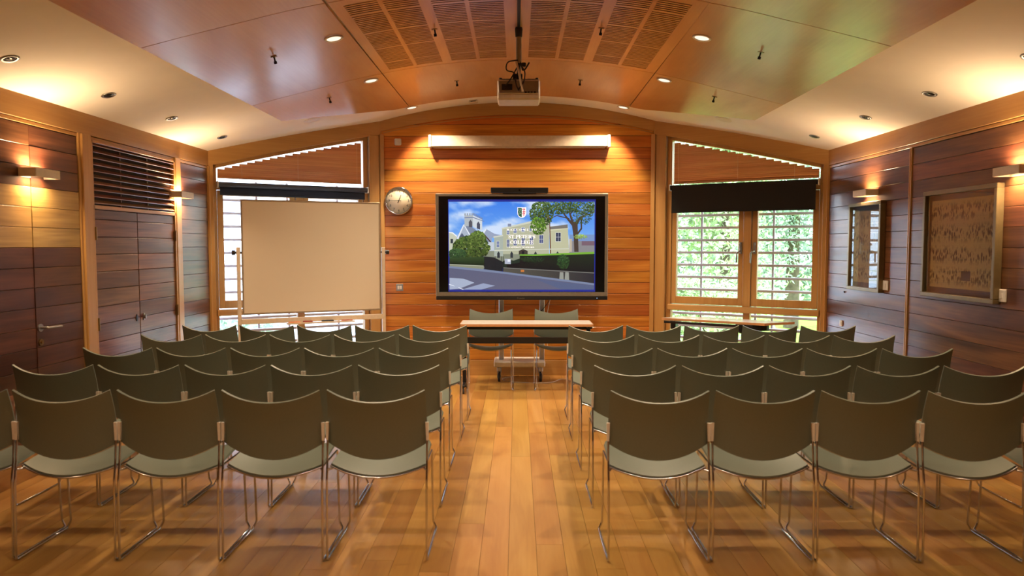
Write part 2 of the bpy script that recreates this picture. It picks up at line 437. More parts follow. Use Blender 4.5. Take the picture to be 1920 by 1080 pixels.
bm.build('arch_bead', M['trim_x'], wall)
for s in (-1, 1):
    MB().box(s*1.615, s*1.655, YW-.04, YW, 0, 2.93, .003).build('panel_stile', M['trim'], wall)

# --- angled window walls with windows
def wframe(s):
    ang = math.atan2(-(YW-YC), s*(XW-1.66))
    return (s*1.66, YW, 0), (0, 0, ang)
LW = math.hypot(XW-1.66, YW-YC)
def zu(u): return zc(1.66+u*(XW-1.66)/LW)
for s, side in ((-1, 'left'), (1, 'right')):
    loc, rot = wframe(s)
    B = lambda m, u0, u1, o0, o1, z0, z1, ch=.003: m.box(u0, u1, s*o0, s*o1, z0, z1, ch)
    wm = MB(); B(wm, -.02, LW+.05, -.03, .12, -.1, .12); 
    w = struct(wm.build('wall_window_'+side, M['trim_x'], None, loc, rot))
    # curved head beam
    hb = MB(); N = 16
    for i in range(N):
        a, b = -.03+(LW+.03)*i/N, -.03+(LW+.03)*(i+1)/N; lo = lambda q: zu(max(q, 0))-.148
        hb.prism([(a, s*-.05, lo(a)), (b, s*-.05, lo(b)), (b, s*-.05, zu(max(b, 0))+.06), (a, s*-.05, zu(max(a, 0))+.06)], (0, s*.17, 0))
    hb.build('head_beam', M['trim_x'], w)
    B(MB(), .005, .125, -.055, .12, .12, zu(.06)-.145, .004).build('post', M['trim'], w)
    B(MB(), -.05, .0, -.075, .10, 0, zu(0)-.145, .004).build('post', M['trim'], w)
    B(MB(), 1.84, LW+.02, -.05, .12, .12, 2.42, .004).build('post', M['trim'], w)
    # the window
    U0, U1 = .13, 1.84
    win = MB(); o0, o1 = 0, .09
    B(win, U0, U0+.055, o0, o1, .12, zu(U0)-.13); B(win, U1-.035, U1, o0, o1, .12, zu(U1)-.13)
    B(win, U0, U1, o0, o1, .12, .17)
    for i in range(10):
        a, b = U0+(U1-U0)*i/10, U0+(U1-U0)*(i+1)/10
        win.prism([(a, s*o0, zu(a)-.185), (b, s*o0, zu(b)-.185), (b, s*o0, zu(b)-.14), (a, s*o0, zu(a)-.14)], (0, s*(o1-o0), 0))
    wi = struct(win.build('window_1' if s < 0 else 'window_2', M['trim'], None, loc, rot))
    B(MB(), U0+.03, U1-.01, -.045, .09, .805, .872, .005).build('transom_rail', M['trim_x'], wi)
    B(MB(), U0+.055, U1-.035, .0, .09, 2.16, 2.235, .004).build('head_rail', M['trim_x'], wi)
    mu0, mu1 = (1.02, 1.105) if s > 0 else (.885, .975)
    B(MB(), mu0, mu1, -.012, .09, .87, 2.16, .004).build('mullion', M['trim'], wi)
    B(MB(), mu0+.005, mu1-.005, .01, .09, .17, .81, .004).build('mullion', M['trim'], wi)
    ca = [(U0+.06, mu0-.004), (mu1+.004, U1-.04)]
    for ci, (a, b) in enumerate(ca):
        st = .055 if ci == 0 else .06
        ob = .012
        c = MB()
        B(c, a, a+st, ob, .075, .88, 2.155); B(c, b-st, b, ob, .075, .88, 2.155)
        B(c, a+st, b-st, ob, .075, .88, .965); B(c, a+st, b-st, ob, .075, 2.10, 2.155)
        cs = c.build('casement', M['trim'], wi)
        B(MB(), a+st, b-st, .045, .051, .965, 2.10, 0).build('pane', M['glass'], cs)
        hx = (mu0-.03) if ci == 0 else (mu1+.035)
        h = MB(); B(h, hx-.014, hx+.014, -.004, .012, 1.47, 1.60, .003)
        h.tube(fillet([(hx, 0, 1.50), (hx, s*-.045, 1.50), (hx-.028, s*-.05, 1.485), (hx-.032, s*-.05, 1.37)], .012), .0085, 8)
        h.tube([(hx, s*-.004, 1.575), (hx, s*-.02, 1.575)], .012, 10)
        h.build('handle', M['satin'], cs)
        # lower light
        B(MB(), a, b, .045, .051, .17, .80, 0).build('pane', M['glass'], wi)
    pg = MB(); a, b = U0+.05, U1-.03
    pg.prism([(a, s*.045, 2.235), (b, s*.045, 2.235), (b, s*.045, zu(b)-.18), ((a+b)/2, s*.045, zu((a+b)/2)-.18), (a, s*.045, zu(a)-.18)], (0, s*.006, 0))
    pg.build('pane', M['glass'], wi)
    # venetian blind in the sloping top light
    vb = empty('venetian_blind', loc, rot)
    tag(vb, ('closed brown slatted blind in the sloping top of the left window' if s < 0 else 'brown slatted blind, slats slightly open, in the sloping top of the right window'), 'blind', 'slatted blinds in the top lights')
    zbot = 2.285; pitch = .0212; k = 0
    tilt = math.radians(66 if s < 0 else 52)
    ui = .215
    while True:
        z = zbot+.018+pitch*k
        # sloping head: find where the opening still clears this slat
        ue = U1-.045
        while ue > ui and zu(ue)-.195 < z+.014: ue -= .004
        if ue-ui < .06: break
        L = ue-ui
        m = MB(); hw = .0135; dy, dz = math.cos(tilt)*hw, math.sin(tilt)*hw
        m.prism([(-L/2, -dy, dz), (-L/2, -.0015, .003), (-L/2, dy, -dz), (-L/2, dy+.001, -dz+.001), (-L/2, .0005, .0045), (-L/2, -dy+.001, dz+.001)], (L, 0, 0))
        m.build('slat', M['slat'], vb, ((ui+ue)/2, s*-.012, z), None if s > 0 else (0, 0, PI)); k += 1
    MB().box(ui, U1-.045, s*-.012-.012, s*-.012+.012, zbot-.004, zbot+.014, .003).build('bottom_rail', M['slat'], vb)
    for uc in (.27, .95, 1.55):
        MB().tube([(uc, s*-.030, zbot), (uc, s*-.030, zu(uc)-.19)], .0012, 5).build('ladder_cord', M['cream'], vb)
    # roller blind
    rb = empty('roller_blind', loc, rot)
    if s < 0:
        tag(rb, 'navy roller blind mostly rolled up on a visible tube across the left window', 'blind', 'roller blinds')
        zt, zb_, ul, uh, cloth = 2.24, 2.115, .17, 1.80, M['roller']
    else:
        tag(rb, 'black roller blind pulled a short way down over the right window', 'blind', 'roller blinds')
        zt, zb_, ul, uh, cloth = 2.265, 1.955, .20, 1.80, M['rollerblack']
    MB().tube([(ul, s*-.085, zt-.03), (uh, s*-.085, zt-.03)], .028, 16).build('tube', M['tube'] if s < 0 else cloth, rb)
    yo = -.112 if s > 0 else -.062
    B(MB(), ul+.02, uh-.02, yo, yo+.002, zb_, zt-.03 if s < 0 else zt-.01, 0).build('cloth', cloth, rb)
    B(MB(), ul+.02, uh-.02, yo-.005, yo+.007, zb_-.014, zb_+.006, .002).build('bottom_bar', cloth, rb)
    for ub in (ul-.012, uh):
        B(MB(), ub, ub+.012, -.12, -.005, zt-.065, zt+.005, .002).build('bracket', M['white'], rb)
    # sun louvres outside
    el = empty('sun_louvre', loc, rot)
    tag(el, 'grey horizontal sun louvres fixed outside the %s window' % side, 'louvre', 'louvres outside the windows')
    ext = M['extlouvre']
    z = -.03
    while z < 2.3:
        u1 = 2.0
        B(MB(), -.3, u1, .40, .47, z, z+.028, .003).build('louvre_slat', ext, el); z += .1495
    for up in ((.40, 1.05, 1.24, 1.95) if s > 0 else (.35, .95, 1.30, 1.80)):
        B(MB(), up, up+.022, .475, .505, -.3, 2.3, 0).build('upright', ext, el)

# --- side walls
ZS, HS = .183, .1365
def plank_run(parent, s, y0, y1, k0, k1, mat, xoff=0, base=(0, 0)):
    """horizontal boards on a side wall; s=-1 left, +1 right"""
    for k in range(k0, k1):
        za = ZS+HS*k; me = board_mesh(y1-y0, HS-.0025, .018, .002)
        me.build('plank', mat(k) if callable(mat) else mat, parent, (s*(XW-xoff), (y0+y1)/2, za+HS/2), (0, 0, -s*PI/2))
for s, side in ((-1, 'left'), (1, 'right')):
    w = struct(MB().box(s*XW, s*(XW+.15), YB-.1, YC+.15, -.1, 2.62).build('wall_'+side, M['groove']))
    MB().box(s*(XW-.028), s*XW, YB, YC+.02, 2.40, 2.575, .003).build('frieze', M['trim_y'], w)
    MB().box(s*(XW-.022), s*XW, YB, YC+.0, 2.372, 2.396, .002).build('frieze_bead', M['trim_y'], w)
    MB().box(s*(XW-.024), s*XW, YB, YC, 0, .178, .003).build('baseboard', M['trim_y'], w)
    MB().box(s*(XW-.04), s*XW, YC-.055, YC+.06, 0, 2.40, .003).build('corner_post', M['trim'], w)
    if s < 0:
        plank_run(w, s, 6.935, YC-.06, 0, 16, M['shaded_cedar'])
        plank_run(w, s, YB, 2.3, 0, 16, M['shaded_cedar'])
        lm = lambda k: M['light_cedar'] if 10 <= k <= 12 else (M['deep_cedar'] if 3 <= k <= 9 or k == 13 else M['shaded_cedar'])
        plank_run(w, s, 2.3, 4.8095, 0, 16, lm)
        for a, b in ((5.36, 5.475), (6.82, 6.92)):
            MB().box(s*(XW-.045), s*XW, a, b, .0, 2.40, .004).build('post', M['trim'], w)
        MB().box(s*(XW-.03), s*XW, 5.335, 5.36, 0, 2.40, .003).build('door_bead', M['trim'], w)
        plank_run(w, s, 4.81, 5.33, 15, 16, M['shaded_cedar'])
        d = struct(MB().box(s*(XW-.004), s*(XW-.0005), 4.81, 5.335, .01, 2.225).build('door_1', M['groove']))
        plank_run(d, s, 4.8105, 5.33, 0, 15, lm, xoff=.0045)
        h = MB(); xh = -XW+.024
        h.tube([(xh-.004, 4.845, 1.0), (xh+.006, 4.845, 1.0)], .027, 20)
        h.tube(fillet([(xh, 4.845, 1.0), (xh+.055, 4.845, 1.0), (xh+.058, 4.985, .995)], .015), .0095, 10)
        h.build('handle', M['satin'], d)
        MB().tube([(xh-.004, 4.845, .90), (xh+.006, 4.845, .90)], .024, 20).tube([(xh+.004, 4.845, .90), (xh+.014, 4.845, .90)], .010, 12).build('lock_escutcheon', M['brass'], d)
    else:
        plank_run(w, s, 6.03, YC-.06, 0, 16, M['shaded_cedar'])
        plank_run(w, s, 3.0, 5.985, 0, 16, M['shaded_cedar'])
        plank_run(w, s, YB, 2.99, 0, 16, M['shaded_cedar'])
        MB().box(s*(XW-.028), s*XW, 5.99, 6.003, .18, 2.37, .002).box(s*(XW-.028), s*XW, 6.012, 6.025, .18, 2.37, .002).build('joint_strip', M['trim'], w)
# wall behind the viewer
bw_ = struct(MB().box(-3.5, 3.5, YB-.12, YB, -.1, 3.3).build('wall_front', M['plaster']))
plk = board_mesh(6.5, HS-.004).mesh('plank'); plk.materials.append(M['shaded_cedar'])
for k in range(16): put('plank', plk, bw_, (0, YB+.0, ZS+HS*k+HS/2), (0, 0, PI))

# --- built-in cupboard with louvred top on the left wall
cb = empty('cupboard', (-XW, 6.14, 0)); tag(cb, 'built-in double-door timber cupboard with louvred vent above, left wall', 'cupboard')
YO = 6.14
MB().box(.002, .004, 5.48-YO, 6.815-YO, .18, 2.37).build('carcass_back', M['groove'], cb)
fr = MB().box(.002, .04, 5.48-YO, 6.815-YO, 1.845, 1.875, .003).box(.002, .04, 5.48-YO, 6.815-YO, 2.35, 2.37, .003)
fr.box(.002, .04, 5.478-YO, 5.50-YO, .18, 2.37, .003).box(.002, .04, 6.79-YO, 6.817-YO, .18, 2.37, .003)
fr.build('frame', M['trim_y'], cb)
for k in range(10):
    zz = 1.902+.0488*k
    T = Matrix.Translation((.022, 0, zz)) @ Matrix.Rotation(math.radians(38), 4, 'Y')
    MB().box(-.021, .021, 5.502-YO, 6.788-YO, -.004, .004, .002, T).build('louvre_slat', M['louvre'], cb)
for yy in (5.93, 6.36):
    MB().box(.004, .010, yy-.006-YO, yy+.006-YO, 1.876, 2.35).build('louvre_stay', M['louvre'], cb)
for di, (a, b) in enumerate(((5.502, 6.130), (6.134, 6.788))):
    d = MB().box(.004, .010, a-YO, b-YO, .185, 1.843).build('door', M['groove'], cb)
    for k in range(13):
        za = ZS+HS*k-.055; zb_ = za+HS
        za = max(za, .187); zb_ = min(zb_, 1.843)
        if zb_-za < .02: continue
        board_mesh(b-a-.006, zb_-za-.0035).build('plank', M['shaded_cedar'], d, (.0105, (a+b)/2-YO, (za+zb_)/2), (0, 0, PI/2))
    yh = (b-.055 if di == 0 else a+.055)-YO
    e = MB(); n_ = 20
    for (r1, r2, x0, x1) in ((.014, .03, .028, .034),) if di == 0 else ((.014, .032, .028, .036), (.009, .018, .036, .05)):
        ring = [(x0, yh+r1*math.cos(2*PI*k/n_), .945+r2*math.sin(2*PI*k/n_)) for k in range(n_)]
        e.prism(ring, (x1-x0, 0, 0))
    e.build('escutcheon' if di == 0 else 'thumb_turn', M['blackmetal'] if di == 0 else M['satin'], d)
    ye = (a+.0 if di == 0 else b)-YO
    for zz in (.95, 1.655):
        MB().tube([(.041, ye, zz-.05), (.041, ye, zz+.05)], .009, 10).box(.028, .036, ye-.02, ye+.02, zz-.045, zz+.045, .002).build('hinge', M['brass'], d)

# ------------------------------------------------------------------ chairs
def chair_meshes():
    HWt, HWb = .237, .246
    def back(u, v):
        s = u*2-1; hw = HWb+(HWt-HWb)*v
        zb = .508+.078*s*s; zt = .803+.055*abs(s)**2.2
        z = zb+(zt-zb)*v
        y = .03-.06*((z-.5)/.36)+.05*s*s+.012*math.sin(v*PI)
        return (s*hw, y, z)
    mb = MB().grid(back, 14, 8, .011)
    b = mb.mesh('backrest')
    def seat(u, v):
        s = u*2-1; q = 1-v
        y = .012+.055*s*s*q**2+.43*v-.012*s*s*v*v
        hw = .236-.012*v-.02*(1-min(1, (1-v)*6))
        z = .432+.043*s*s+.028*math.sin(v*PI/2)-.022*max(0, v-.82)**1*5*.3
        return (s*hw, y, z)
    st = MB().grid(seat, 12, 10, -.012).mesh('seat')
    fr = []
    for s in (-1, 1):
        X = .2465
        p = [(s*X, .045, .66), (s*X, .03, .50), (s*X, .012, .40), (s*X, 0, .007), (s*X, .395, .007)]
        q = fillet(p, .018)
        p2 = fillet([(s*X, .395, .007), (s*X, .408, .012), (s*.229, .41, .046), (s*.2285, .385, .452), (s*.2285, .06, .452), (s*X, .018, .455)], .012)
        fr.append(MB().tube(q+p2[1:], .0056, 8).mesh('side_frame'))
    rr = []
    n = 12
    rr.append(MB().tube([(.24*(2*i/n-1), .012+.05*(2*i/n-1)**2, .418+.045*(2*i/n-1)**2) for i in range(n+1)], .0055, 8).mesh('seat_rail'))
    rr.append(MB().tube([(.243*(2*i/n-1), .040+.05*(2*i/n-1)**2, .504+.078*(2*i/n-1)**2) for i in range(n+1)], .0045, 8).mesh('back_rail'))
    cp = [MB().prism([(s*.2545, .034, .69), (s*.2395, .034, .69), (s*.2425, .034, .60), (s*.2535, .034, .60)], (0, .014, 0)).mesh('frame_cap') for s in (-1, 1)]
    for m_, k in [(b, 'shell'), (st, 'shell')]+[(q, 'chrome') for q in fr+rr]+[(q, 'white') for q in cp]: m_.materials.append(M[k])
    return [('backrest', b), ('seat', st), ('side_frame', fr[0]), ('side_frame', fr[1]), ('seat_rail', rr[0]), ('back_rail', rr[1]), ('frame_cap', cp[0]), ('frame_cap', cp[1])]
CH = chair_meshes()
def chair(x, y, rz, label, group, parts=CH):
    t = empty('stacking_chair', (x, y, 0), (0, 0, rz)); tag(t, label, 'chair', group)
    for nm, me in parts:
        put(nm, me, t)
    return t
rown = ['nearest row', 'second-nearest row', 'middle row', 'second-farthest row', 'farthest row']
seatn = ['at the aisle', 'second from the aisle', 'third from the aisle', 'fourth from the aisle', 'at the wall end']
rowy = [3.44, 4.17, 4.88, 5.62, 6.30]
rx = {(-1, 0): .693, (-1, 1): .703, (-1, 2): .716, (-1, 3): .700, (-1, 4): .690, (1, 0): .695, (1, 1): .695, (1, 2): .690, (1, 3): .686, (1, 4): .696}
for r in range(5):
    for s in (-1, 1):
        for k in range(5):
            x = s*(rx[(s, r)]+.5137*k)
            chair(x, rowy[r]+random.uniform(-.006, .006), random.uniform(-.002, .002),
                  'grey-green shell chair, %s, %s block, %s' % (rown[r], 'left' if s < 0 else 'right', seatn[k]),
                  'audience chairs in rows %s of the aisle' % ('left' if s < 0 else 'right'))
chair(-.293, 7.99, PI, 'grey-green shell chair facing the audience behind the table, left of the pair', 'speakers chairs behind the front table')
chair(.437, 7.99, PI, 'grey-green shell chair facing the audience behind the table, right of the pair', 'speakers chairs behind the front table')

# ------------------------------------------------------------------ front table
t = empty('folding_table', (.096, 7.64, 0)); tag(t, 'narrow white-topped table with black beam at the front of the aisle', 'table')
MB().box(-.695, .695, -.2, .2, .716, .742, .002).build('table_top', M['laminate'], t)
eb = MB().box(-.70, .70, -.2045, -.2, .715, .742).box(-.70, .70, .2, .2045, .715, .742).box(-.70, -.695, -.2045, .2045, .715, .742).box(.695, .70, -.2045, .2045, .715, .742)
eb.build('edge_band', M['edge'], t)
MB().box(-.655, .655, -.175, -.15, .535, .602, .003).build('modesty_beam', M['black'], t)
MB().box(-.65, .65, -.02, .02, .665, .695, .003).build('cross_tube', M['blackmetal'], t)
for s in (-1, 1):
    lg = MB().box(s*.685, s*.645, -.03, .03, .09, .70, .005).box(s*.69, s*.64, -.185, .185, .69, .716, .004).box(s*.682, s*.65, -.2, .2, .065, .095, .006)
    l_ = lg.box(s*.68, s*.655, -.17, -.02, .56, .59).build('leg', M['blackmetal'], t)
    for yy in (-.18, .18):
        MB().lathe([(.0, -.012), (.024, -.012), (.027, -.006), (.027, .006), (.024, .012), (0, .012)], 18, Matrix.Translation((s*.667, yy, .027)) @ Matrix.Rotation(PI/2, 4, 'Y')).box(s*.667-.008, s*.667+.008, yy-.008, yy+.008, .027, .07).build('castor', M['rubber'], l_)
# ------------------------------------------------------------------ trapezoid table by the right window
A_, B_, C_, D_ = (1.646, 8.13), (2.61, 7.53), (2.99, 7.69), (1.93, 8.315)
cx, cy = 2.28, 7.93
t = empty('window_table', (cx, cy, 0)); tag(t, 'white tapered table with thin wood edge in front of the right window', 'table')
loc4 = [(p[0]-cx, p[1]-cy) for p in (A_, B_, C_, D_)]
ins = [(a*.992, b*.985) for a, b in loc4]
MB().prism([(a, b, .742) for a, b in ins], (0, 0, -.024)).build('table_top', M['laminate'], t)
eb = MB()
for i in range(4):
    a, b = loc4[i], loc4[(i+1) % 4]; c, d = ins[(i+1) % 4], ins[i]
    eb.prism([(a[0], a[1], .742), (b[0], b[1], .742), (c[0], c[1], .742), (d[0], d[1], .742)], (0, 0, -.025))
eb.build('edge_band', M['edge'], t)
ang = math.atan2(B_[1]-A_[1], B_[0]-A_[0])
T = Matrix.Translation((-.13, .0, 0)) @ Matrix.Rotation(ang, 4, 'Z')
MB().box(-.50, .48, -.115, -.09, .685, .712, .003, T).build('front_rail', M['blackmetal'], t)
MB().box(-.42, .42, -.02, .02, .40, .43, .003, T).build('stretcher', M['blackmetal'], t)
for u in (-.40, .36):
    MB().box(u-.02, u+.02, -.02, .02, .06, .70, .004, T).box(u-.03, u+.03, -.12, .13, .69, .717, .004, T).box(u-.018, u+.018, -.16, .18, .0, .06, .006, T).box(u-.03, u+.03, -.10, -.02, .62, .70, .01, T).build('leg', M['blackmetal'], t)
br = MB(); arc = [(.30+.36*math.cos(a)*.9, .02+.14*math.sin(a)) for a in [PI*k/10-PI/2 for k in range(11)]]
br.prism([(T @ Vector((a, b, .655))) for a, b in arc], (0, 0, .06)); br.build('end_apron', M['blackmetal'], t)

# ------------------------------------------------------------------ interactive display on a trolley
DX, DY = .05, 8.15
tr = empty('display_trolley', (DX, 8.30, 0)); tag(tr, 'grey wheeled trolley carrying the big display behind the table', 'trolley')
for xx in (-.2365, .2365):
    MB().box(xx-.029, xx+.029, -.03, .03, .235, 1.75, .006).build('column', M['satin'], tr)
MB().box(-.32, .27, -.18, .20, .17, .235, .012).build('base_plate', M['white'], tr)
MB().box(-.30, .30, -.055, -.03, 1.25, 1.33, .004).box(-.30, .30, -.055, -.03, 1.65, 1.73, .004).build('mount_rail', M['satin'], tr)
for xx in (-.26, .22):
    for yy in (-.15, .15):
        Tc = Matrix.Translation((xx, yy, .05)) @ Matrix.Rotation(PI/2, 4, 'Y')
        cst = MB().lathe([(0, -.014), (.042, -.014), (.05, -.008), (.05, .008), (.042, .014), (0, .014)], 22, Tc).build('castor', M['rubber'], tr)
        MB().box(xx-.022, xx-.017, yy-.02, yy+.02, .045, .12).box(xx+.017, xx+.022, yy-.02, yy+.02, .045, .12).box(xx-.024, xx+.024, yy-.026, yy+.026, .12, .17, .006).build('fork', M['satin'], cst)
dp = empty('interactive_display', (DX, DY, 0)); tag(dp, 'large wall-size screen showing a college welcome slide in a grey frame', 'screen')
fz = MB()
fz.box(-.98, .98, 0, .095, 2.122, 2.152, .004).box(-.98, .98, 0, .095, .985, 1.032, .004).box(-.98, -.945, 0, .095, 1.032, 2.122, .003).box(.945, .98, 0, .095, 1.032, 2.122, .003)
fz.build('bezel', M['bezel'], dp)
MB().box(-.94, .94, .02, .09, 1.0, 2.14).build('rear_cover', M['black'], dp)
MB().box(-.946, .946, .010, .02, 1.030, 2.124).build('screen_glass', M['glassblack'], dp)
st = MB().box(-.98, .98, -.004, .09, .944, .984, .004).build('control_strip', M['black'], dp)
text('Prowise', .026, M['bezel'], st, (-.01, -.0045, .962), (PI/2, 0, 0), ext=.0003)
MB().box(.856, .862, -.0065, -.0035, .961, .967).build('power_light', emis('blue_led', (.2, .4, 1, 1), 3), st)

# --- the slide on the screen: a flat picture made of coloured facets
class Pic:
    def __init__(s): s.v = []; s.f = []; s.c = []; s.d = 0
    def pt(s, x, y): return (-.831+(x-103)*.0012333, -s.d, 2.061-(y-138)*.0012340)
    def poly(s, pts, col, layer=True):
        if layer: s.d += .00002
        o = len(s.v); s.v += [s.pt(*p) for p in pts]; s.f.append(tuple(range(o, o+len(pts)))); s.c.append([col if not callable(col) else col(*p) for p in pts])
    def rect(s, a, b, c, d, col, layer=True): s.poly([(a, b), (c, b), (c, d), (a, d)], col, layer)
P = Pic()
P.rect(97, 118, 1457, 968, srgb(34, 44, 140))
P.d += .0001
def skyc(x, y):
    t = (y-138)/500; base = Vector((62+80*t, 128+62*t, 232+12*t))
    c = noise.fractal(Vector((x/260+3.2, y/120, 1.7)), 1, 2, 5)*.95+.42-abs(x-430)/1700
    c = max(0, min(1, c*1.5)); v = base*(1-c)+Vector((205, 222, 248))*c
    return srgb(*v)
nx, ny = 84, 38
for i in range(nx):
    for j in range(ny):
        a, b = 103+1345*i/nx, 103+1345*(i+1)/nx; c, d = 138+480*j/ny, 138+480*(j+1)/ny
        P.rect(a, c, b, d, skyc, False)
def blobs(cx_, cy_, rx_, ry_, n_, sz, cols_, seed=1):
    P.d += .0001; rd = random.Random(seed)
    for i in range(n_):
        a = rd.uniform(0, 2*PI); q = rd.random()**.55; x = cx_+math.cos(a)*rx_*q; y = cy_+math.sin(a)*ry_*q
        if not (104 < x < 1445 and 139 < y < 948): continue
        w = sz*rd.uniform(.5, 1.2); an = rd.uniform(0, PI)
        c = rd.choice(cols_); k = rd.uniform(.8, 1.2)*(1.15-.35*(y-cy_+ry_)/(2*ry_)); cc = srgb(*[min(255, q_*k) for q_ in c])
        pts = [(min(1447, max(103, x+w*math.cos(an+t)*(1 if m_ % 2 else .6))), min(949, max(138, y+w*.8*math.sin(an+t)))) for m_, t in enumerate([0, PI/2, PI, 3*PI/2])]
        P.d += 1e-7; P.poly(pts, cc, False)
stone, stone2, shade = srgb(186, 188, 160), srgb(160, 166, 146), srgb(120, 128, 124)
P.poly([(103, 425), (140, 420), (175, 450), (175, 640), (103, 640)], srgb(196, 200, 180))
P.poly([(103, 415), (138, 417), (180, 452), (176, 462), (136, 430), (103, 425)], srgb(232, 236, 240))
P.rect(118, 480, 142, 520, srgb(48, 56, 66))
# church: nave roof, gable, tower
P.poly([(240, 352), (290, 352), (500, 500), (500, 520), (330, 520)], srgb(122, 134, 158))
P.poly([(160, 500), (238, 348), (300, 450), (300, 600), (160, 600)], srgb(168, 180, 198))
P.poly([(165, 500), (238, 348), (246, 352), (180, 505)], srgb(226, 232, 244)); P.poly([(238, 348), (246, 346), (310, 455), (300, 460)], srgb(226, 232, 244))
P.poly([(195, 520), (200, 460), (225, 425), (250, 460), (252, 520)], srgb(84, 92, 116))
P.rect(248, 262, 326, 362, srgb(176, 184, 190)); P.poly([(326, 262), (412, 300), (412, 400), (326, 372)], srgb(206, 214, 222))
for i in range(4): P.rect(248+i*22, 244, 260+i*22, 264, srgb(150, 158, 166))
for i in range(5): P.poly([(330+i*18, 240+i*10), (342+i*18, 246+i*10), (342+i*18, 268+i*9), (330+i*18, 262+i*9)], srgb(120, 136, 170))
P.poly([(248, 282), (326, 278), (430, 316), (430, 322), (326, 286), (248, 290)], srgb(110, 124, 160))
P.poly([(288, 370), (288, 325), (304, 302), (320, 325), (320, 374)], srgb(84, 84, 96)); P.poly([(362, 384), (362, 340), (377, 318), (392, 344), (392, 394)], srgb(74, 78, 98))
P.poly([(360, 388), (420, 430), (495, 512), (440, 512)], srgb(128, 138, 160))
P.poly([(415, 425), (445, 386), (520, 430), (600, 450), (600, 470), (500, 470), (500, 512)], srgb(150, 162, 188))
P.poly([(415, 425), (445, 386), (452, 392), (426, 436)], srgb(226, 232, 240))
P.poly([(420, 420), (494, 505), (488, 514), (416, 430)], srgb(70, 38, 44))
P.rect(400, 510, 520, 600, srgb(196, 204, 214))
# main building
P.rect(425, 590, 770, 752, srgb(134, 140, 122)); P.poly([(600, 690), (640, 664), (700, 680), (760, 660), (770, 752), (600, 752)], srgb(34, 48, 40))
P.poly([(596, 385), (880, 318), (1030, 300), (1030, 620), (596, 620)], lambda x, y: srgb(176+x*.006, 182, 156))
P.poly([(590, 380), (880, 312), (1035, 290), (1035, 304), (880, 330), (594, 394)], srgb(206, 208, 190))
P.poly([(522, 462), (604, 448), (604, 640), (522, 640)], srgb(168, 178, 168)); P.poly([(516, 456), (604, 442), (604, 454), (516, 470)], srgb(206, 208, 196))
P.rect(648, 340, 680, 366, srgb(132, 142, 168))
P.poly([(1030, 366), (1200, 350), (1216, 610), (1036, 615)], srgb(190, 190, 158)); P.poly([(1030, 370), (1200, 346), (1200, 384), (1034, 398)], srgb(120, 116, 110)); P.poly([(1030, 394), (1204, 380), (1204, 388), (1030, 404)], srgb(214, 212, 180))
P.rect(1004, 262, 1034, 310, srgb(132, 96, 80)); P.poly([(1030, 310), (1038, 310), (1048, 615), (1038, 615)], srgb(104, 64, 52))
P.poly([(522, 582), (1216, 566), (1216, 574), (522, 592)], srgb(206, 208, 190))
def window(a, b, c, d, col=(58, 64, 86)):
    P.rect(a-4, b-4, c+4, d+6, srgb(212, 214, 204)); P.rect(a, b, c, d, srgb(*col)); m_ = (a+c)/2
    P.rect(m_-1.5, b, m_+1.5, d, srgb(200, 204, 214)); P.rect(a, (b+d)/2-1.5, c, (b+d)/2+1.5, srgb(200, 204, 214), False)
for a, b, c, d in [(640, 402, 662, 438), (702, 388, 728, 424), (776, 376, 802, 412), (850, 362, 876, 408)]: window(a, b, c, d, (96, 112, 160))
for a, b, c, d in [(640, 486, 662, 552), (702, 480, 730, 540), (776, 470, 804, 540), (852, 462, 880, 530), (940, 446, 974, 518)]: window(a, b, c, d, (74, 84, 130))
window(1092, 424, 1136, 502); window(546, 502, 568, 556, (96, 112, 160))
for a in (550, 672, 892, 1096):
    P.poly([(a, 655), (a, 612), (a+12, 594), (a+24, 612), (a+24, 655)], srgb(48, 54, 62))
P.poly([(750, 625), (750, 590), (790, 574), (832, 590), (832, 625)], srgb(66, 60, 54)); P.rect(778, 590, 800, 660, srgb(30, 30, 38))
P.poly([(1216, 440), (1448, 440), (1448, 610), (1216, 610)], srgb(120, 148, 196)); P.rect(1216, 500, 1448, 610, srgb(138, 136, 140)); P.rect(1330, 500, 1448, 540, srgb(120, 96, 110)); P.rect(1216, 480, 1240, 600, srgb(190, 178, 158))
# tree on the right: trunk and boughs
tk = srgb(74, 62, 56)
P.d += .0002
P.poly([(1262, 600), (1256, 470), (1240, 360), (1200, 310), (1150, 240), (1160, 234), (1216, 300), (1245, 322), (1272, 320), (1300, 290), (1380, 240), (1388, 246), (1310, 312), (1292, 350), (1296, 440), (1302, 600)], tk)
for q in [[(1240, 350), (1210, 240), (1222, 138), (1234, 138), (1226, 240), (1258, 330)], [(1285, 430), (1320, 380), (1318, 320), (1350, 200), (1358, 202), (1332, 320), (1334, 388), (1296, 440)],
          [(1160, 240), (1100, 190), (1010, 170), (1012, 164), (1104, 180), (1166, 232)], [(1216, 300), (1100, 270), (1050, 290), (1050, 284), (1100, 260), (1216, 290)], [(1300, 290), (1440, 240), (1440, 234), (1300, 278)],
          [(1226, 240), (1290, 180), (1330, 140), (1338, 140), (1296, 186), (1228, 254)], [(1200, 200), (1150, 138), (1160, 138), (1210, 196)]]: P.poly(q, tk)
G1 = [(58, 84, 44), (78, 104, 52), (44, 68, 40), (96, 120, 60)]; G2 = [(84, 122, 40), (110, 150, 48), (64, 96, 40)]
blobs(960, 250, 110, 120, 700, 11, G1, 2); blobs(930, 360, 75, 80, 350, 10, G2, 3); blobs(1120, 190, 150, 65, 420, 10, G1, 4)
blobs(1300, 190, 150, 60, 420, 9, G1, 5); blobs(1330, 290, 90, 60, 170, 8, G1, 6); blobs(1410, 200, 45, 70, 150, 9, G1, 7); blobs(1320, 460, 60, 20, 70, 9, [(150, 180, 90)], 8)
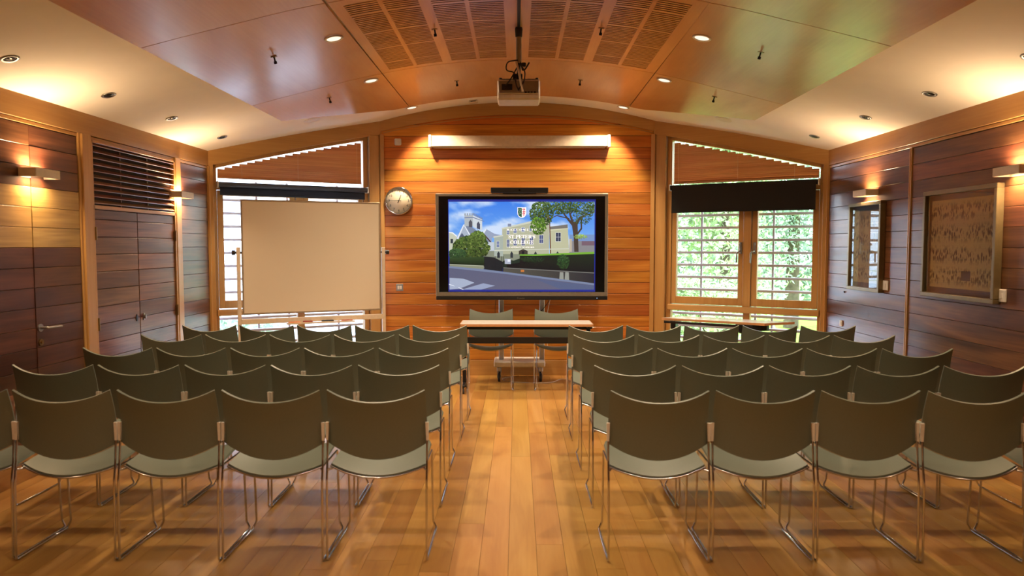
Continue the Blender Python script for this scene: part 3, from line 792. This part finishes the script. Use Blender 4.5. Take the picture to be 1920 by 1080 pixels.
# bush on the left, hedges
blobs(310, 560, 170, 110, 1500, 14, [(62, 84, 36), (84, 108, 48), (40, 60, 30), (104, 120, 60)], 9); blobs(370, 470, 75, 60, 400, 12, [(74, 96, 44), (104, 128, 60)], 10)
blobs(180, 620, 80, 50, 380, 12, [(44, 70, 44), (60, 90, 50)], 11)
P.d += .0002
P.poly([(108, 655), (430, 645), (430, 735), (108, 715)], lambda x, y: srgb(50, 72, 40) if y < 700 else srgb(16, 26, 20))
P.poly([(430, 640), (520, 650), (600, 690), (600, 780), (430, 765)], srgb(30, 34, 40))
P.poly([(758, 630), (1447, 606), (1447, 800), (640, 752), (640, 716), (758, 700)], lambda x, y: srgb(30, 44, 30) if y < 700 else srgb(20, 18, 26))
P.poly([(758, 622), (900, 622), (1447, 598), (1447, 618), (900, 636), (758, 634)], srgb(120, 175, 60))
blobs(1160, 690, 55, 70, 260, 9, [(50, 84, 44), (36, 62, 36)], 12); blobs(880, 670, 110, 25, 160, 9, [(36, 56, 36)], 13)
P.poly([(108, 712), (425, 728), (425, 765), (108, 738)], srgb(138, 142, 120)); P.poly([(108, 712), (425, 726), (425, 732), (108, 718)], srgb(176, 180, 158))
P.poly([(604, 745), (1447, 795), (1447, 892), (604, 792)], lambda x, y: srgb(84, 82, 74) if x < 800 else srgb(44, 42, 50)); P.poly([(604, 742), (1447, 790), (1447, 798), (604, 750)], srgb(116, 116, 112))
for a in (1130, 1180): P.poly([(a, 785), (a+32, 788), (a+36, 862), (a-6, 856)], srgb(150, 152, 144))
P.rect(768, 765, 800, 785, srgb(200, 120, 60)); P.poly([(620, 662), (676, 666), (676, 712), (620, 710)], srgb(176, 182, 200)); P.rect(646, 668, 672, 690, srgb(232, 236, 246))
for a in (432, 528, 586, 602): P.rect(a, 640, a+5, 780, srgb(26, 28, 36))
for b in (740, 752): P.rect(500, b, 600, b+4, srgb(26, 28, 36))
# road
P.poly([(103, 735), (440, 766), (604, 785), (1447, 900), (1447, 949), (103, 949)], lambda x, y: srgb(78+y*.02, 88+y*.01, 122))
P.poly([(103, 730), (430, 760), (1447, 890), (1447, 908), (600, 800), (103, 748)], srgb(120, 132, 162))
P.poly([(900, 850), (1447, 912), (1447, 949), (1150, 949)], srgb(86, 96, 130))
P.poly([(108, 840), (240, 848), (340, 885), (200, 940), (108, 949)], srgb(166, 176, 200)); P.poly([(250, 940), (420, 890), (530, 912), (400, 949), (240, 949)], srgb(150, 160, 190))
P.poly([(103, 895), (150, 912), (158, 918), (103, 905)], srgb(226, 232, 244)); P.poly([(190, 926), (246, 949), (226, 949), (190, 932)], srgb(226, 232, 244))
me = bpy.data.meshes.new('slide_picture'); me.from_pydata(P.v, [], P.f)
ca = me.color_attributes.new('Col', 'FLOAT_COLOR', 'CORNER'); k = 0
for cols_ in P.c:
    for c in cols_: ca.data[k].color = c; k += 1
me.materials.append(M['lcd']); me.update()
sl = put('slide_picture', me, dp, (0, .0098, 0))
def serif(t_): return ''.join(chr(0x1D400+ord(ch)-65) if 'A' <= ch <= 'Z' else ch for ch in t_)
def px(x, y): q = P.pt(x, y); return (q[0], .004, q[2])
for body, x_, y_, sz, in (('W E L C O M E   T O', 776, 397, .036), ("ST PETER'S", 778, 461, .056), ('COLLEGE', 778, 512, .056), ('UNIVERSITY OF OXFORD', 776, 558, .023)):
    text(serif(body), sz, M['lcdtext'], dp, px(x_, y_), (PI/2, 0, 0), name='slide_lettering', ext=.0002)
# crest
cr = MB(); 
def shp(pts, y0, m_): 
    MB().prism([(P.pt(*p)[0], y0, P.pt(*p)[2]) for p in pts], (0, .0004, 0)).build('crest', m_, dp)
def shield(x0, x1, y0, y1, half=0):
    cx_ = (x0+x1)/2; n_ = 8
    L = [(x0, y0), (x0, y0+(y1-y0)*.55)]+[(cx_-(cx_-x0)*math.cos(PI/2*k/n_), y0+(y1-y0)*(.55+.45*math.sin(PI/2*k/n_))) for k in range(1, n_+1)]
    R = [(2*cx_-a, b) for a, b in L]
    if half < 0: return L+[(cx_, y0)]
    if half > 0: return R+[(cx_, y0)]
    return L+R[::-1]
def em(n_, c): return emis(n_, srgb(*c), .85)
cw, cg, crd = em('crest_white', (240, 240, 246)), em('crest_green', (24, 74, 58)), em('crest_red', (170, 36, 70))
shp(shield(737, 818, 190, 286), .0055, cw); shp(shield(742, 813, 196, 280, -1), .0048, cg)
for (a, b, c, d) in ((792, 198, 799, 272), (782, 228, 812, 236)): shp([(a, b), (c, b), (c, d), (a, d)], .0044, crd)
for a, b in ((786, 208), (803, 208), (786, 248), (803, 248)): shp([(a-5, b-5), (a+3, b-5), (a+5, b+5), (a-3, b+5)], .0044, crd)
for a, b in ((752, 214), (766, 214), (759, 232), (752, 250), (766, 246)): shp([(a-3, b-5), (a+3, b-5), (a+3, b+5), (a-3, b+5)], .0042, em('crest_pale', (150, 180, 160)))
sb = MB().box(-.325, .325, -.03, .06, 2.158, 2.218, .006).build('camera_bar', M['black'], None, (DX+.0-.026, DY, 0))
tag(sb, 'black camera and speaker bar lying on top of the big screen', 'camera bar')
MB().box(-.19, .19, -.02, .05, 2.150, 2.159).build('foot', M['black'], sb); MB().tube([(-.0, -.036, 2.188), (0, -.030, 2.188)], .010, 14).build('lens', M['glassblack'], sb)
# cables
c = MB().tube(fillet([(DX+.36, 8.28, .99), (DX+.29, 8.26, .88), (DX+.17, 8.26, .74), (DX+.13, 8.28, .62)], .05), .004, 6).build('hanging_cable', M['black'])
tag(c, 'thin black cable hanging below the right half of the big screen', 'cable')
c = MB().tube(fillet([(DX+.34, 8.255, .99), (DX+.30, 8.245, .80), (DX+.285, 8.24, .62), (DX+.30, 8.23, .40)], .05), .004, 6).build('hanging_cable', M['white'])
tag(c, 'pale cable hanging beside the right trolley column', 'cable')
c = MB().tube(fillet([(DX-.30, 8.29, .99), (DX-.31, 8.30, .84), (DX-.305, 8.33, .60), (DX-.30, 8.34, .24)], .05), .003, 6).build('hanging_cable', M['black'])
tag(c, 'thin black cable hanging beside the left trolley column', 'cable')
c = MB().tube(fillet([(.02, 8.50, .005), (-.20, 8.32, .005), (-.13, 8.12, .005), (.20, 8.04, .005), (.38, 8.05, .006), (.52, 8.30, .006), (.60, 8.22, .006), (.63, 8.0, .006)], .10, 6), .004, 6).build('floor_cable', M['white'])
tag(c, 'white cable looping on the floor around the trolley', 'cable')

# ------------------------------------------------------------------ projection screen case, clock, sensor, switches
cs = MB().box(-1.01, 1.055, 8.455, 8.556, 2.722, 2.850, .006).build('projection_screen', M['cream']); tag(cs, 'long cream roll-down projection screen case above the big screen', 'screen')
for a, b in ((-1.043, -1.01), (1.055, 1.09)): MB().box(a, b, 8.448, 8.559, 2.713, 2.858, .006).build('end_cap', M['white'], cs)
MB().box(-.99, 1.03, 8.475, 8.505, 2.706, 2.724, .004).build('pull_bar', M['cream'], cs)
for a in (-.9, .92): MB().box(a, a+.05, 8.55, YW-.018, 2.75, 2.84, .003).build('wall_bracket', M['white'], cs)
ck = empty('wall_clock', (-1.409, YW-.02, 2.095)); tag(ck, 'round white wall clock with chrome rim showing quarter to one', 'clock')
Tk = Matrix.Rotation(PI/2, 4, 'X')
MB().lathe([(.0, .0), (.155, .0), (.166, .008), (.167, .03), (.163, .045), (.155, .048), (.150, .044), (.150, .034)], 48, Tk).build('rim', M['chrome'], ck)
MB().lathe([(0, .034), (.151, .034), (.151, .031), (0, .031)], 48, Tk).build('face', M['clockface'], ck)
for n_ in range(1, 13):
    a = PI/2-n_*PI/6; text(str(n_), .042, M['ink'], ck, (.115*math.cos(a), -.0345, .115*math.sin(a)-.001), (PI/2, 0, 0), name='numeral', ext=.0003)
    MB().tube([(.138*math.cos(a), -.034, .138*math.sin(a)), (.138*math.cos(a), -.0348, .138*math.sin(a))], .003, 8).build('minute_dot', M['ink'], ck)
def hand(ln, w, a, y): 
    d = Vector((math.sin(a), 0, math.cos(a))); q = Vector((math.cos(a), 0, -math.sin(a))); o = Vector((0, y, 0))
    MB().prism([o-d*.03-q*w, o-d*.03+q*w, o+d*ln+q*w*.5, o+d*ln-q*w*.5], (0, -.001, 0)).build('hand', M['ink'], ck)
hand(.075, .005, math.radians(22.5), -.036); hand(.112, .0035, math.radians(270), -.038)
MB().tube([(0, -.034, 0), (0, -.041, 0)], .007, 12).build('hub', M['ink'], ck)
sn = MB().box(-1.456, -1.376, YW-.05, YW-.019, 2.75, 2.83, .010).build('wall_sensor', M['white']); tag(sn, 'small square white sensor box high on the wall left of the projection screen', 'sensor')
sw = MB().box(-1.455, -1.371, YW-.028, YW-.019, 1.018, 1.104, .003).build('light_switch', M['satin']); tag(sw, 'square metal light switch on the cedar wall left of the big screen', 'switch')
for a in (-1.437, -1.409): MB().box(a, a+.022, YW-.033, YW-.027, 1.04, 1.082, .002).build('rocker', M['white'], sw)
for (yy, zz, hh, ww, lab) in ((6.35, 1.21, .085, .085, 'white switch plate beside the farther framed print on the right wall'), (4.83, 1.225, .085, .085, 'white switch plate below the nearer framed print on the right wall'), (7.20, .78, .06, .05, 'small white socket low on the right wall near the window')):
    o = MB().box(XW-.030, XW-.018, yy-ww/2, yy+ww/2, zz-hh/2, zz+hh/2, .003).build('switch_plate', M['white']); tag(o, lab, 'switch')
    MB().box(XW-.034, XW-.029, yy-.012, yy+.012, zz-.018, zz+.018, .001).build('rocker', M['white'], o)
nail = MB().tube([(XW-.03, 7.15, 1.10), (XW-.018, 7.15, 1.10)], .008, 8).build('wall_stud', M['blackmetal']); tag(nail, 'tiny dark stud on the right wall below the farther print', 'fitting')

# ------------------------------------------------------------------ framed prints on the right wall
def picture(y0, y1, z0, z1, lab):
    o = empty('framed_print', (XW-.0185, (y0+y1)/2, (z0+z1)/2)); tag(o, lab, 'picture', 'framed prints on the right wall')
    hy, hz, w = (y1-y0)/2, (z1-z0)/2, .032
    MB().box(-.052, 0, -hy, hy, hz-w, hz, .003).box(-.052, 0, -hy, hy, -hz, -hz+w, .003).box(-.052, 0, -hy, -hy+w, -hz+w, hz-w, .003).box(-.052, 0, hy-w, hy, -hz+w, hz-w, .003).build('frame', M['picframe'], o)
    MB().box(-.012, 0, -hy+w, hy-w, -hz+w, hz-w).build('backing', M['picdark'], o)
    MB().box(-.014, -.0125, -hy+w+.035, hy-w-.035, -hz+w+.045, hz-w-.045).build('print', M['print'], o)
    MB().box(-.036, -.034, -hy+w, hy-w, -hz+w, hz-w).build('glazing', M['picglass'], o)
    return o, hy, hz
picture(6.39, 7.01, 1.14, 1.965, 'narrow framed sepia print nearer the window, under the far right sconce')
o, hy, hz = picture(4.85, 5.73, 1.165, 1.985, 'wide framed sepia print covered in rows of tiny dark figures, nearest right')
MB().box(-.0148, -.0142, -.13, -.02, -hz+.14, -hz+.21).build('dark_caption_block', M['ink'], o)

# ------------------------------------------------------------------ wall sconces
def sconce(s, yc, lab, pw=1.0):
    o = empty('wall_sconce', (s*(XW-.018), yc, 2.045)); tag(o, lab, 'lamp', 'box wall sconces')
    d = -s; L, Pj, hh, th = .125, .118, .029, .004
    b = MB().box(d*(Pj-th), d*Pj, -L, L, -hh, hh, .0015).box(0, d*(Pj-th), -L, -L+th, -hh, hh, .0015).box(0, d*(Pj-th), L-th, L, -hh, hh, .0015).box(0, d*.004, -L+th, L-th, -hh, hh)
    b.build('housing', M['cream'], o)
    MB().box(d*.03, d*(Pj-.02), -L+.03, L-.03, -.012, .012, .006).build('lens', M['lamp'], o)
    for up in (1, -1):
        al = bpy.data.lights.new('sconce_beam', 'AREA'); al.shape = 'RECTANGLE'; al.size = .07; al.size_y = .19
        al.spread = math.radians(150); al.energy = SCONCE_W*pw; al.color = (1, .68, .38)
        put('sconce_beam', al, o, (d*.05, 0, up*.020), (PI if up > 0 else 0, 0, 0))
sconce(-1, 4.82, 'cream box up-down sconce on the left wall above the door'); sconce(-1, 6.86, 'cream box up-down sconce on the post beside the cupboard')
sconce(1, 6.66, 'cream box up-down sconce above the narrow print on the right wall'); sconce(1, 4.68, 'cream box up-down sconce at the near top corner of the wide print')
sconce(-1, 2.2, 'cream box sconce on the left wall behind the viewer', .4); sconce(1, 2.2, 'cream box sconce on the right wall behind the viewer', .4)

# ------------------------------------------------------------------ ceiling fittings
def slope(x): e = .01; return math.atan((zc(x+e)-zc(x-e))/(2*e))
def downlight(x, y, lab, power, off=.031, size=150, blend=.9, lit=True, r=.068, aim=0, ax=0):
    th = slope(x)
    o = empty('downlight', (x, y, zc(x)-off), (0, -th, 0)); tag(o, lab, 'lamp', 'recessed downlights' if lit else 'directional spotlights in the white ceiling')
    if lit:
        MB().lathe([(r-.012, -.001), (r, -.001), (r+.002, -.004), (r-.004, -.009), (r-.014, -.007), (r-.018, .001)], 28).build('ring', M['white'], o)
        MB().lathe([(0, -.003), (r-.016, -.003), (r-.016, -.0015), (0, -.0015)], 28).build('lens', M['lampdim'], o)
        spot('downlight_beam', (0, 0, -.02), (aim, ax, 0), power, size, blend, .04, o)
    else:
        MB().lathe([(r-.014, 0), (r, 0), (r+.001, -.003), (r-.004, -.008), (r-.014, -.005)], 24).build('ring', M['satin'], o)
        MB().lathe([(0, -.001), (r-.013, -.001), (r-.013, 0), (0, 0)], 24).build('dark_recess', M['black'], o)
        MB().lathe([(0, -.006), (.018, -.006), (.024, -.001)], 16, Matrix.Translation((.01, 0, 0))).build('bulb', M['glassblack'], o)
for s, nm in ((-1, 'left'), (1, 'right')):
    downlight(s*1.34, 5.30, 'lit round downlight in the veneer ceiling, %s side, nearer' % nm, DOWN_W)
    downlight(s*1.34, 6.63, 'lit round downlight in the veneer ceiling, %s side, farther' % nm, DOWN_W*1.15, size=168, blend=1)
    downlight(s*1.20, 8.215, 'round downlight in the white strip washing the cedar wall, %s' % nm, WASH_W, off=.002, size=108, blend=.5, ax=s*.14)
    for k, y in enumerate((3.97, 2.64, 1.31, -.02, -1.35)):
        downlight(s*1.34, y, 'downlight over the nearer seats, outside the photo, %s %s' % (nm, ['first', 'second', 'third', 'fourth', 'fifth'][k]), DOWN_W*(.6 if k == 0 else .34))
    for k, y in enumerate((4.23, 5.24, 6.19, 7.24)):
        downlight(s*2.968, y, 'small dark directional spotlight in the white ceiling, %s side, %s from the window' % (nm, ['fourth', 'third', 'second', 'first'][k]), 0, off=.0, lit=False, r=.05)
    o = MB().lathe([(0, -.004), (.075, -.004), (.088, -.001), (.09, .001)], 32).build('ceiling_speaker', M['cream'], None, (s*2.17, 7.63, zc(2.17)-.001), (0, -slope(s*2.17), 0))
    tag(o, 'flat round cream speaker in the white ceiling near the %s window' % nm, 'speaker')
studs = [(-1.80, 5.36, 'left, above the nearer seats'), (-1.78, 6.84, 'left, towards the window'), (-.60, 7.17, 'left of the projector'), (.618, 7.14, 'right of the projector'), (1.835, 6.76, 'right, towards the window'), (1.766, 5.29, 'right, above the nearer seats'), (-.623, 5.48, 'in the left of the grille'), (.627, 5.46, 'in the right of the grille')]
for x, y, wh in studs:
    th = slope(x)
    o = empty('ceiling_hook', (x, y, pz(x)), (0, -th, 0)); tag(o, 'small dark metal hook under the veneer ceiling, '+wh, 'hook', 'small hooks under the ceiling')
    MB().box(-.022, .022, -.012, .012, -.005, -.0002, .001).build('plate', M['brass'], o)
    MB().tube([(0, 0, -.004), (0, 0, -.035)], .006, 8).box(-.011, .011, -.004, .004, -.055, -.034, .002).build('stem', M['blackmetal'], o)
o = MB().box(-.05, .05, -.05, .05, -.028, 0, .008).build('smoke_detector', M['cream'], None, (-.507, 8.33, zc(.507)-.002), (0, -slope(-.507), 0)); tag(o, 'small cream detector box in the white strip near the cedar wall', 'detector')
MB().box(-.03, .03, -.053, -.049, -.02, -.012).build('vent_slot', M['black'], o)

# ------------------------------------------------------------------ projector
pj = empty('projector', (.01, 5.55, 3.22)); tag(pj, 'cream ceiling projector hung on a metal pole among tangled cables', 'projector')
MB().lathe([(0, 0), (.026, 0), (.03, -.012), (.026, -.07), (.02, -.075), (0, -.075)], 20).build('ceiling_collar', M['black'], pj)
MB().tube([(0, 0, -.07), (0, 0, -.27)], .021, 16).build('pole', M['satin'], pj)
MB().box(-.012, .012, -2.2, -.02, -.008, -.001, .002).build('cable_conduit', M['black'], pj)
pb = MB().box(-.165, .165, -.02, .24, -.545, -.392, .012).build('body', M['cream'], pj)
MB().box(-.155, .155, -.026, -.019, -.50, -.405, .004).build('rear_panel', M['satin'], pb)
for k, a in enumerate((.045, .068, .09, .115)): MB().box(a, a+.016, -.029, -.025, -.497, -.485).build('socket', M['black'], pb)
MB().box(-.13, -.05, -.029, -.025, -.475, -.43).build('vent', M['black'], pb)
MB().lathe([(0, 0), (.04, 0), (.04, .02), (.03, .022), (0, .015)], 20, Matrix.Translation((.07, .24, -.46)) @ Matrix.Rotation(-PI/2, 4, 'X')).build('lens', M['glassblack'], pb)
br = MB().box(-.09, .09, .03, .15, -.394, -.378, .004).box(-.03, .03, .06, .12, -.38, -.33, .006).tube([(0, 0, -.26), (.0, .07, -.34)], .016, 10)
for a, b in ((-.14, .03), (.14, .03), (-.14, .19), (.14, .19)): br.tube([(a*.5, .09, -.37), (a, b, -.385)], .007, 8).tube([(a, b, -.39), (a, b, -.372)], .012, 10)
br.build('bracket', M['blackmetal'], pj)
MB().tube(fillet([(-.005, -.02, -.25), (-.09, -.02, -.26), (-.10, -.02, -.33), (-.03, -.03, -.34), (-.02, -.035, -.44), (.0, -.03, -.48)], .04, 6), .005, 7).build('cable', M['black'], pj)
MB().tube(fillet([(.012, -.01, -.26), (.03, -.03, -.33), (.05, -.03, -.32), (.08, -.03, -.27)], .02, 5), .006, 7).build('cable', M['black'], pj)
MB().tube(fillet([(-.02, -.02, -.26), (0, -.04, -.33), (.015, -.045, -.42), (.03, -.04, -.49)], .03, 5), .009, 7).build('cable', M['cream'], pj)
MB().tube(fillet([(.0, -.02, -.28), (-.04, -.04, -.36), (-.07, -.045, -.41), (-.10, -.03, -.44)], .03, 5), .005, 7).tube(fillet([(.01, -.02, -.28), (.05, -.04, -.34), (.04, -.045, -.42), (.0, -.04, -.47)], .03, 5), .005, 7).build('cable', M['black'], pj)
MB().box(-.045, -.015, -.045, -.01, -.40, -.36, .006).box(.02, .055, -.04, .0, -.30, -.27, .006).build('cable_junction', M['blackmetal'], pj)

# ------------------------------------------------------------------ whiteboard
P0, P1 = Vector((-2.885, 7.46, 0)), Vector((-1.545, 8.06, 0)); dv = P1-P0; LB = dv.length; an = math.atan2(dv.y, dv.x)
wb_ = empty('whiteboard', (P0+dv/2), (0, 0, an)); tag(wb_, 'large blank whiteboard on a wheeled cream stand before the left window', 'whiteboard')
h = LB/2
MB().box(-h+.012, h-.012, -.012, .012, .852, 2.028).build('writing_surface', M['board'], wb_)
MB().box(-h, h, -.016, .016, 2.026, 2.045, .003).box(-h, h, -.016, .016, .835, .854, .003).box(-h, -h+.016, -.016, .016, .854, 2.026, .003).box(h-.016, h, -.016, .016, .854, 2.026, .003).build('edge_frame', M['bframe'], wb_)
for s in (-1, 1):
    MB().box(s*(h+.012), s*(h+.050), -.02, .02, .08, 1.545, .004).build('post', M['cream'], wb_)
    MB().tube([(s*(h+.048), 0, 1.49), (s*(h+.062), 0, 1.49)], .012, 12).tube([(s*(h+.062), 0, 1.49), (s*(h+.095), 0, 1.49)], .026, 12).tube([(s*(h-.005), 0, 1.49), (s*(h+.014), 0, 1.49)], .010, 12).build('knob', M['black'], wb_)
    ft = MB().box(s*(h+.012), s*(h+.050), -.22, .12, .06, .10, .006).build('foot', M['cream'], wb_)
    for yy in (-.20, .10): MB().lathe([(0, -.012), (.026, -.012), (.03, 0), (.026, .012), (0, .012)], 16, Matrix.Translation((s*(h+.031), yy, .031)) @ Matrix.Rotation(PI/2, 4, 'Y')).build('castor', M['rubber'], ft)
MB().box(-h-.012, h+.012, -.02, .02, .735, .79, .004).build('cross_rail', M['cream'], wb_)
MB().box(-.30, .42, -.10, -.016, .722, .732, .002).box(-.30, .42, -.104, -.098, .722, .742, .002).build('tray', M['cream'], wb_)
def on_tray(u, nm, mat, lab, cat, L_=.12, cyl=True, w=.02, hgt=.02):
    loc = P0+dv/2+dv.normalized()*u+Vector((-math.sin(an), math.cos(an), 0))*-.06
    m = MB()
    if cyl: m.tube([(-L_/2, 0, .0085), (L_/2-.03, 0, .0085)], .008, 12).tube([(L_/2-.03, 0, .0085), (L_/2, 0, .0085)], .006, 12)
    else: m.box(-L_/2, L_/2, -w, w, 0, hgt, .004)
    o = m.build(nm, M[mat], None, (loc.x, loc.y, .7325), (0, 0, an)); tag(o, lab, cat)
    return o
on_tray(-.22, 'marker_pen', 'orange', 'orange marker pen at the left end of the whiteboard tray', 'marker')
on_tray(-.08, 'board_rubber', 'red', 'red board rubber on the whiteboard tray', 'eraser', .10, False)
on_tray(.13, 'board_rubber', 'blackmetal', 'dark grey board rubber on the whiteboard tray', 'eraser', .13, False)
on_tray(.34, 'marker_pen', 'red', 'red marker pen at the right end of the whiteboard tray', 'marker')

# ------------------------------------------------------------------ outdoors
tc_ = struct(MB().box(-40, 1.2, 9.35, 40, -.5, -.44).box(-40, -3.9, -20, 9.35, -.5, -.44).build('bounce_terrace', M['exterior']))  # pale paving added to bounce daylight up onto the ceiling
gd = struct(MB().box(-40, 40, 9.3, 60, -.7, -.5).box(3.8, 40, -20, 9.3, -.7, -.5).box(-40, -3.8, -20, 9.3, -.7, -.5).build('ground', M['lawn']))
bd = empty('neighbour_building', (-8.0, 15.0, -.5)); tag(bd, 'pale clapboard building outside the left window', 'building')
Tb = Matrix.Rotation(math.radians(28), 4, 'Z')
for k in range(26):
    z = k*.24
    MB().box(-7, 7, -.02, .1, z, z+.23, .02, Tb).build('clapboard', M['exterior'], bd)
MB().prism([Tb @ Vector(p) for p in ((-7.3, -.4, 6.2), (7.3, -.4, 6.2), (7.3, 3, 8), (-7.3, 3, 8))], (0, 0, .15)).build('roof', M['satin'], bd)
for a in ():
    f_ = MB().box(a, a+1.0, -.06, -.02, 2.2, 3.7, .01, Tb).build('window', M['white'], bd); MB().box(a+.07, a+.93, -.07, -.058, 2.27, 3.63, 0, Tb).build('pane', M['glassblack'], f_)
hg = empty('garden_hedge', (9.5, 22, -.5)); tag(hg, 'long tall hedge behind the trees outside the right window', 'hedge')
FOL_HEDGE = hg
def foliage(n_, rx_, ry_, rz_, sz, seed):
    rd = random.Random(seed); m = MB()
    lob = [(Vector((rd.uniform(-.6, .6)*rx_, rd.uniform(-.6, .6)*ry_, rd.uniform(-.6, .6)*rz_)), rd.uniform(.35, .6)) for _ in range(9)]
    for i in range(n_):
        c, q = rd.choice(lob); d = Vector((rd.gauss(0, 1), rd.gauss(0, 1), rd.gauss(0, 1))).normalized()*rd.random()**.4*q
        p = c+Vector((d.x*rx_, d.y*ry_, d.z*rz_))
        a = Vector((rd.gauss(0, 1), rd.gauss(0, 1), rd.gauss(0, 1))).normalized(); b = a.orthogonal().normalized()
        m.add([p-a*sz, p-b*sz*.4, p+a*sz, p+b*sz*.4], [(0, 1, 2, 3)])
    return m
def tree(x, y, hgt, r, lab, mat, seed, n_=12000, sz=.07):
    o = empty('garden_tree', (x, y, -.5)); tag(o, lab, 'tree', 'trees and shrubs outside the right window')
    MB().tube([(0, 0, 0), (.05, .02, hgt*.4), (-.05, .05, hgt*.75)], [r*.09, r*.06, r*.02], 8).build('trunk', M['bark'], o)
    f_ = foliage(n_, r, r, hgt*.5, sz, seed).build('foliage', M[mat], o, (0, 0, hgt*.55)); f_['kind'] = 'stuff'
tree(6.9, 18.0, 7.5, 2.2, 'broad pale green tree seen through the right pane of the right window', 'leaf', 1)
tree(11.9, 17.2, 8.5, 2.2, 'tall light tree farther right beyond the right window', 'leaf', 2)
tree(4.2, 14.6, 6.0, 1.45, 'nearer yellow-green tree filling the left pane of the right window', 'leaf2', 3)
tree(14.6, 15.0, 6.0, 1.9, 'tree at the right edge of the right window view', 'leaf', 4)
for k, (x, y) in enumerate(((3.3, 12.6), (6.3, 12.4), (8.0, 13.6), (10.0, 13.0), (12.0, 12.2))):
    o = empty('garden_shrub', (x, y, -.5)); tag(o, 'low yellow-green shrub on the lawn, %s from the left' % ['first', 'second', 'third', 'fourth', 'fifth'][k], 'shrub', 'trees and shrubs outside the right window')
    MB().tube([(0, 0, 0), (0, 0, .8)], .05, 6).build('stem', M['bark'], o)
    f_ = foliage(4500, .85, .8, .7, .045, 20+k).build('foliage', M['leaf2'], o, (0, 0, .9)); f_['kind'] = 'stuff'
for k, (x, y) in enumerate(((-4.6, 11.6), (-6.6, 11.0))):
    o = empty('garden_shrub', (x, y, -.5)); tag(o, 'low shrub outside the left window, %s' % ['nearer the whiteboard', 'farther left'][k], 'shrub')
    MB().tube([(0, 0, 0), (0, 0, .6)], .05, 6).build('stem', M['bark'], o)
    f_ = foliage(1500, .9, .7, .5, .06, 40+k).build('foliage', M['leaf'], o, (0, 0, .6)); f_['kind'] = 'stuff'

rd = random.Random(77); hm = MB()
for i in range(16000):
    p = Vector((rd.uniform(-8, 9), rd.gauss(0, .5), rd.random()**.8*(4.6+.7*math.sin(i*.7)))); a = Vector((rd.gauss(0, 1), rd.gauss(0, 1), rd.gauss(0, 1))).normalized(); b = a.orthogonal().normalized(); z_ = .15
    hm.add([p-a*z_, p-b*z_*.45, p+a*z_, p+b*z_*.45], [(0, 1, 2, 3)])
o = hm.build('foliage', M['leaf'], FOL_HEDGE); o['kind'] = 'stuff'
